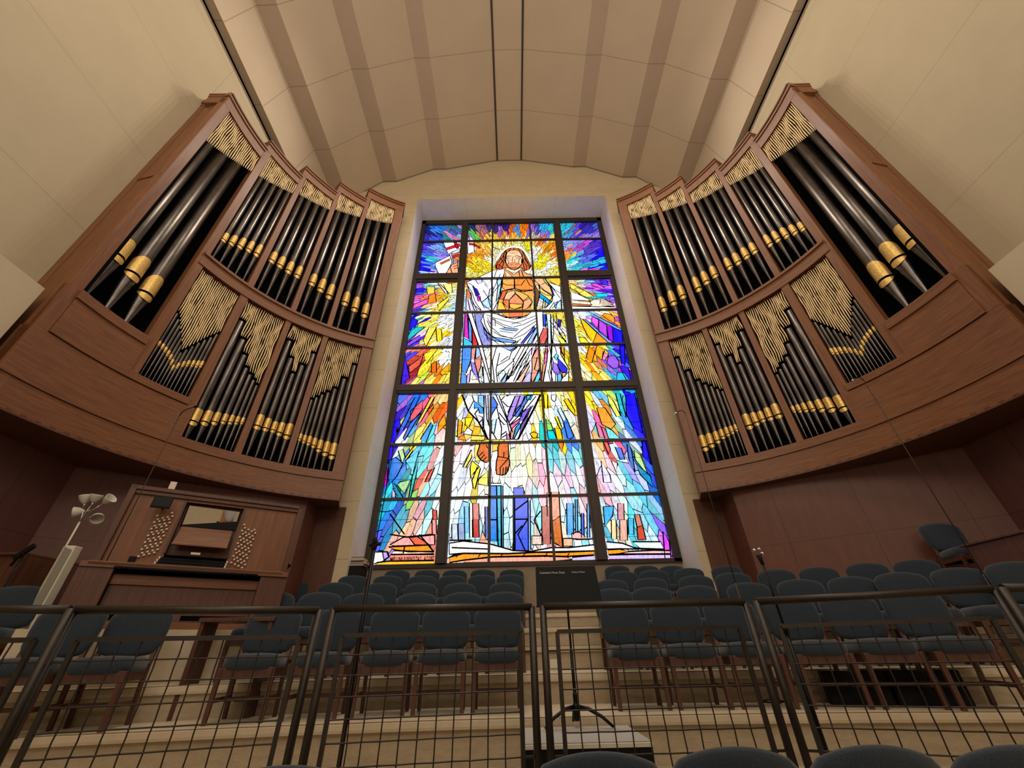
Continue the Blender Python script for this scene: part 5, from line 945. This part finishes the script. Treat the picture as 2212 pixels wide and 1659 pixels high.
# ================================================================== LAMP, CREAM COLUMN, CABINETS
YL = 5.35; t = onY(172, 1128, YL)
lp = empty('floor_lamp', (t.x, YL, TZ[1]), 0, 'white floor lamp with five frosted bell shades left of the console', 'lamp'); h = t.z-TZ[1]
b = MB(); b.tube([(0, 0, .02), (0, 0, h)], .011, 10); b.build('pole', M['cream'], lp)
b = MB(); b.lathe([(.15, 0), (.15, .015), (.03, .035), (.012, .05)], 24); b.build('base', M['cream'], lp)
for px, py, dx, dz in ((184, 1079, -.2, .9), (206, 1077, .15, 1), (233, 1081, .8, .6), (170, 1106, -.9, -.3), (211, 1117, .7, -.75)):
    e = onY(px, py, YL); e = Vector((e.x-t.x, 0, e.z-TZ[1])); d = Vector((dx, -.55 if dz < 0 else -.15, dz)).normalized(); s0 = e-d*.06
    b = MB(); b.tube([(0, 0, h-.02), (s0.x*.35, 0, h+(s0.z-h)*.55), tuple(s0)], .005, 6); arm = b.build('arm', M['chrome'], lp)
    rot = d.to_track_quat('Z', 'Y'); b = MB(); b.lathe([(.014, 0), (.026, .012), (.058, .055), (.07, .1), (.072, .112), (.068, .112), (.055, .06), (.022, .016)], 18)
    b.v = [tuple(rot@Vector(v)+s0) for v in b.v]; shd = b.build('lamp_shade', M['shade'], arm)
    b = MB(); b.tube([tuple(s0-d*.05), tuple(s0+d*.01)], .012, 8); b.build('socket', M['chrome'], arm)
YC = 4.95; a_ = onY(155, 1180, YC); z0 = TZ[1]; hh = a_.z-z0
b = MB(); n = 14; out = [(.085*sin(pi*i/n-pi/2)*1, -.07*cos(pi*i/n-pi/2)) for i in range(n+1)]
inn = [(x*.9, y*.9) for x, y in out]
b.prism([(-.075, -.02), (-.02, -.05), (.075, -.03), (.075, .07), (-.075, .07)], 0, hh)
cc = empty('column_speaker', (a_.x, YC, z0), 0, 'slim cream upright column box between the lamp and the console', 'speaker'); b.build('body', M['cream'], cc, .008)
b = MB(); b.add([(-.015, -.054, .02), (.066, -.034, .02), (.066, -.034, hh-.05), (-.015, -.054, hh-.02)], [(0, 1, 2, 3)]); b.build('grille', mat('grey_grille', (138, 136, 122), .8), cc, recalc=False)
for s_, px, py in ((-1, 60, 1193), (1, 2200, 1146)):
    YB = 5.0; e = onY(px, py, YB); b = MB(); w0 = XC+s_*7.24; w1 = w0-s_*1.35
    b.box(min(w0, w1), max(w0, w1), 5.0, 5.75, TZ[1]-.3, e.z-.03); cb = empty('wooden_cabinet', (w1, 5.4, TZ[1]-.3), 0, 'dark red-brown wooden cabinet against the %s side wall' % SIDE[s_], 'cabinet')
    o = b.build('body', M['wood_dark'], cb, .006); o.matrix_parent_inverse = Matrix.Translation(-Vector((w1, 5.4, TZ[1]-.3)))
    b = MB(); b.box(min(w0, w1)-.03, max(w0, w1)+.0, 4.96, 5.79, e.z-.03, e.z); o = b.build('top', M['wood_dark'], cb, .006); o.matrix_parent_inverse = Matrix.Translation(-Vector((w1, 5.4, TZ[1]-.3)))
# black gear at the left
t = onY(62, 1182, 4.9); g = empty('music_stand', (t.x, 4.9, TZ[1]), 0, 'folded black metal stand by the left cabinet', 'music stand'); h = t.z-TZ[1]
b = MB(); b.tube([(0, 0, .3), (0, 0, h-.04)], .012, 8); b.build('pole', M['blackm'], g)
b = MB()
for a in (.3, 2.4, 4.5): b.tube([(0, 0, .34), (.24*cos(a), .24*sin(a), .01)], .008, 6)
b.build('tripod_base', M['blackm'], g); b = MB(); b.obox((-.09, 0, h-.12), (.06, 0, h+.02), .03, .05); b.obox((-.05, 0, h-.1), (-.08, 0, h-.2), .02, .02); b.build('folded_desk', M['black'], g)
# folded stand at the right end of the console
t = onY(606, 1217, 6.35); g = empty('music_stand', (t.x, 6.35, TZ[2]), 0, 'black folding stand with chrome fittings at the right end of the console', 'music stand'); h = t.z-TZ[2]
b = MB(); b.tube([(0, 0, .25), (-.03, 0, h-.2)], .012, 8); b.build('pole', M['blackm'], g)
b = MB(); b.obox((-.22, 0, h-.42), (.12, 0, h), .05, .09); b.obox((-.25, 0, h-.3), (.0, 0, h-.22), .04, .06); b.build('folded_desk', M['black'], g)
b = MB(); b.tube([(.03, -.04, h-.22), (.05, -.05, h-.08)], .008, 6); b.tube([(-.02, -.04, h-.3), (.04, -.05, h-.27)], .007, 6); b.build('fitting', M['chrome'], g)
b = MB()
for a in (.3, 2.4, 4.5): b.tube([(0, 0, .3), (.24*cos(a), .24*sin(a), .01)], .008, 6)
b.build('tripod_base', M['blackm'], g)
# black cabinet with books in the left corner of the window recess
e0, e1 = onY(741, 1224, 8.95), onY(783, 1224, 8.95)
b = MB(); b.box(e0.x-.02, e1.x, 8.86, 9.3, TZ[4], e0.z); cb = b.build('black_cabinet', M['black'], None, .005); tag(cb, 'black cabinet holding a stack of books in the left corner under the window', 'cabinet')
z = e0.z; k = 0
for nm, m_, hb, x0, x1, dy in (('book', M['bookred'], .045, .0, .03, .0), ('book', M['paper'], .05, .01, .07, .02), ('book', M['black'], .075, -.01, .02, -.01)):
    b = MB(); b.box(e0.x+x0, e1.x+x1, 8.9+dy, 9.2+dy, z, z+.006); b.box(e0.x+x0, e1.x+x1, 8.9+dy, 9.2+dy, z+hb-.006, z+hb); b.box(e0.x+x0, e0.x+x0+.01, 8.9+dy, 9.2+dy, z, z+hb)
    bk = empty('book', (e0.x+x0, 8.9+dy, z), 0, ['brown covered book at the bottom of the stack on the black cabinet', 'pale covered book in the middle of the stack on the black cabinet', 'thick black book on top of the stack on the black cabinet'][k], 'book', 'stack of books under the window')
    o = b.build('cover', m_, bk); o.matrix_parent_inverse = Matrix.Translation(-bk.location)
    b = MB(); b.box(e0.x+x0+.01, e1.x+x1-.006, 8.906+dy, 9.194+dy, z+.006, z+hb-.006); o = b.build('pages', M['paper'], bk); o.matrix_parent_inverse = Matrix.Translation(-bk.location)
    z += hb; k += 1
# two black equipment cases under the front row on the right
for k, (px, py, w_, nm) in enumerate(((1858, 1512, .50, 'left'), (2012, 1510, .54, 'right'))):
    v = ray(px, py); rr_ = v.x/v.y; yy_ = 4.8
    for _ in range(6): yy_ = edge(1, rr_*yy_)-.17
    e = Vector((rr_*yy_, yy_+.05, 0))
    r2 = empty('equipment_case', (e.x, e.y-.05, TZ[0]), -.35, 'black equipment case on the step under the front right chairs, %s one' % nm, 'case', 'black cases under the chairs')
    b = MB(); b.box(-w_/2, w_/2, -.08, .08, .0, .26); b.build('shell', M['black'], r2, .01); b = MB(); b.box(-w_/2-.003, w_/2+.003, -.083, .083, .16, .175); b.build('lid_band', M['blackm'], r2)

# ================================================================== THE PHOTOGRAPHER, kneeling behind the camera and seen only in the console mirror
def skin(name, verts, edges, m_, parent, root=0):
    me_ = bpy.data.meshes.new(name); me_.from_pydata([v[:3] for v in verts], edges, []); o_ = bpy.data.objects.new(name, me_); COL.objects.link(o_)
    md = o_.modifiers.new('skin', 'SKIN'); sv = me_.skin_vertices[0].data
    for v, q in zip(sv, verts): v.radius = (q[3], q[4] if len(q) > 4 else q[3])
    sv[root].use_root = True; md.use_smooth_shade = True
    sb = o_.modifiers.new('subsurf', 'SUBSURF'); sb.levels = 1; sb.render_levels = 2
    me_.materials.append(m_); o_.parent = parent; return o_
M['skin'] = mat('skin', (206, 158, 128), .6); M['shirt'] = mat('white_shirt', (226, 230, 238), .85); M['trousers'] = mat('dark_trousers', (30, 32, 38), .9); M['hair'] = mat('dark_hair', (48, 36, 28), .8)
pe = empty('person', (.05, -.42, 0), 0, 'person in a white shirt kneeling and holding up a phone, seen in the console mirror', 'person')
skin('body', [(0, 0, .50, .15, .11), (0, .0, .72, .14, .10), (0, .0, .93, .17, .10), (0, .01, 1.04, .07), (0, .03, 1.10, .055), (0, .04, 1.16, .075, .085), (0, .04, 1.25, .07, .085), (0, .03, 1.31, .04),
  (.17, .0, .98, .06), (.27, .10, .97, .048), (.22, .22, 1.10, .038), (.09, .33, 1.21, .03), (.055, .36, 1.245, .028), (-.17, .0, .98, .06), (-.30, .10, .97, .048), (-.27, .22, 1.10, .038), (-.15, .33, 1.21, .03), (-.12, .36, 1.245, .028),
  (.12, .02, .46, .09), (.14, .30, .09, .07), (.14, -.05, .055, .05), (.14, -.22, .05, .035), (-.12, .02, .46, .09), (-.14, .30, .09, .07), (-.14, -.05, .055, .05), (-.14, -.22, .05, .035)],
  [(0, 1), (1, 2), (2, 3), (3, 4), (4, 5), (5, 6), (6, 7), (2, 8), (8, 9), (9, 10), (10, 11), (11, 12), (2, 13), (13, 14), (14, 15), (15, 16), (16, 17), (0, 18), (18, 19), (19, 20), (20, 21), (0, 22), (22, 23), (23, 24), (24, 25)], M['skin'], pe)
skin('shirt', [(0, 0, .48, .165, .125), (0, .0, .72, .155, .115), (0, .0, .93, .185, .115), (0, .01, 1.03, .085), (.17, .0, .985, .075), (.27, .10, .97, .062), (.24, .18, 1.05, .055), (-.17, .0, .985, .075), (-.30, .10, .97, .062), (-.28, .18, 1.05, .055)],
  [(0, 1), (1, 2), (2, 3), (2, 4), (4, 5), (5, 6), (2, 7), (7, 8), (8, 9)], M['shirt'], pe)
skin('trousers', [(0, .0, .47, .16, .13), (.12, .03, .44, .105), (.14, .29, .10, .085), (.14, -.04, .065, .062), (.14, -.15, .06, .05), (-.12, .03, .44, .105), (-.14, .29, .10, .085), (-.14, -.04, .065, .062), (-.14, -.15, .06, .05)],
  [(0, 1), (1, 2), (2, 3), (3, 4), (0, 5), (5, 6), (6, 7), (7, 8)], M['trousers'], pe)
skin('hair', [(0, .0, 1.20, .07), (0, -.01, 1.28, .085), (0, .04, 1.335, .06)], [(0, 1), (1, 2)], M['hair'], pe)
for sx in (-1, 1):      # five fingers and a face
    for k in range(4):
        hx = (.05 if sx > 0 else -.115); z_ = 1.225+k*.02
        skin('finger', [(hx+sx*.01, .355, z_, .010), (hx-sx*.012, .385, z_, .009), (hx-sx*.035, .39, z_+.002, .008)], [(0, 1), (1, 2)], M['skin'], pe)
    skin('thumb', [((.05 if sx > 0 else -.115), .345, 1.235, .011), ((.035 if sx > 0 else -.10), .355, 1.262, .010), ((.02 if sx > 0 else -.085), .36, 1.27, .009)], [(0, 1), (1, 2)], M['skin'], pe)
    b = MB(); b.lathe([(0, -.008), (.007, -.004), (.008, 0), (.007, .004), (0, .008)], 10, (sx*.028, .122, 1.235)); b.build('eye', M['black'], pe)
    skin('ear', [(sx*.075, .03, 1.21, .012), (sx*.08, .03, 1.24, .014)], [(0, 1)], M['skin'], pe)
skin('nose', [(0, .118, 1.235, .008), (0, .132, 1.205, .012)], [(0, 1)], M['skin'], pe)
b = MB(); b.box(-.018, .018, .118, .124, 1.168, 1.173); b.build('mouth', M['bookred'], pe)
b = MB(); b.box(-.14, .06, -.048, -.040, 1.20, 1.28); ph = b.build('phone', M['black']); tag(ph, 'black phone held up by the kneeling person in the mirror', 'phone')
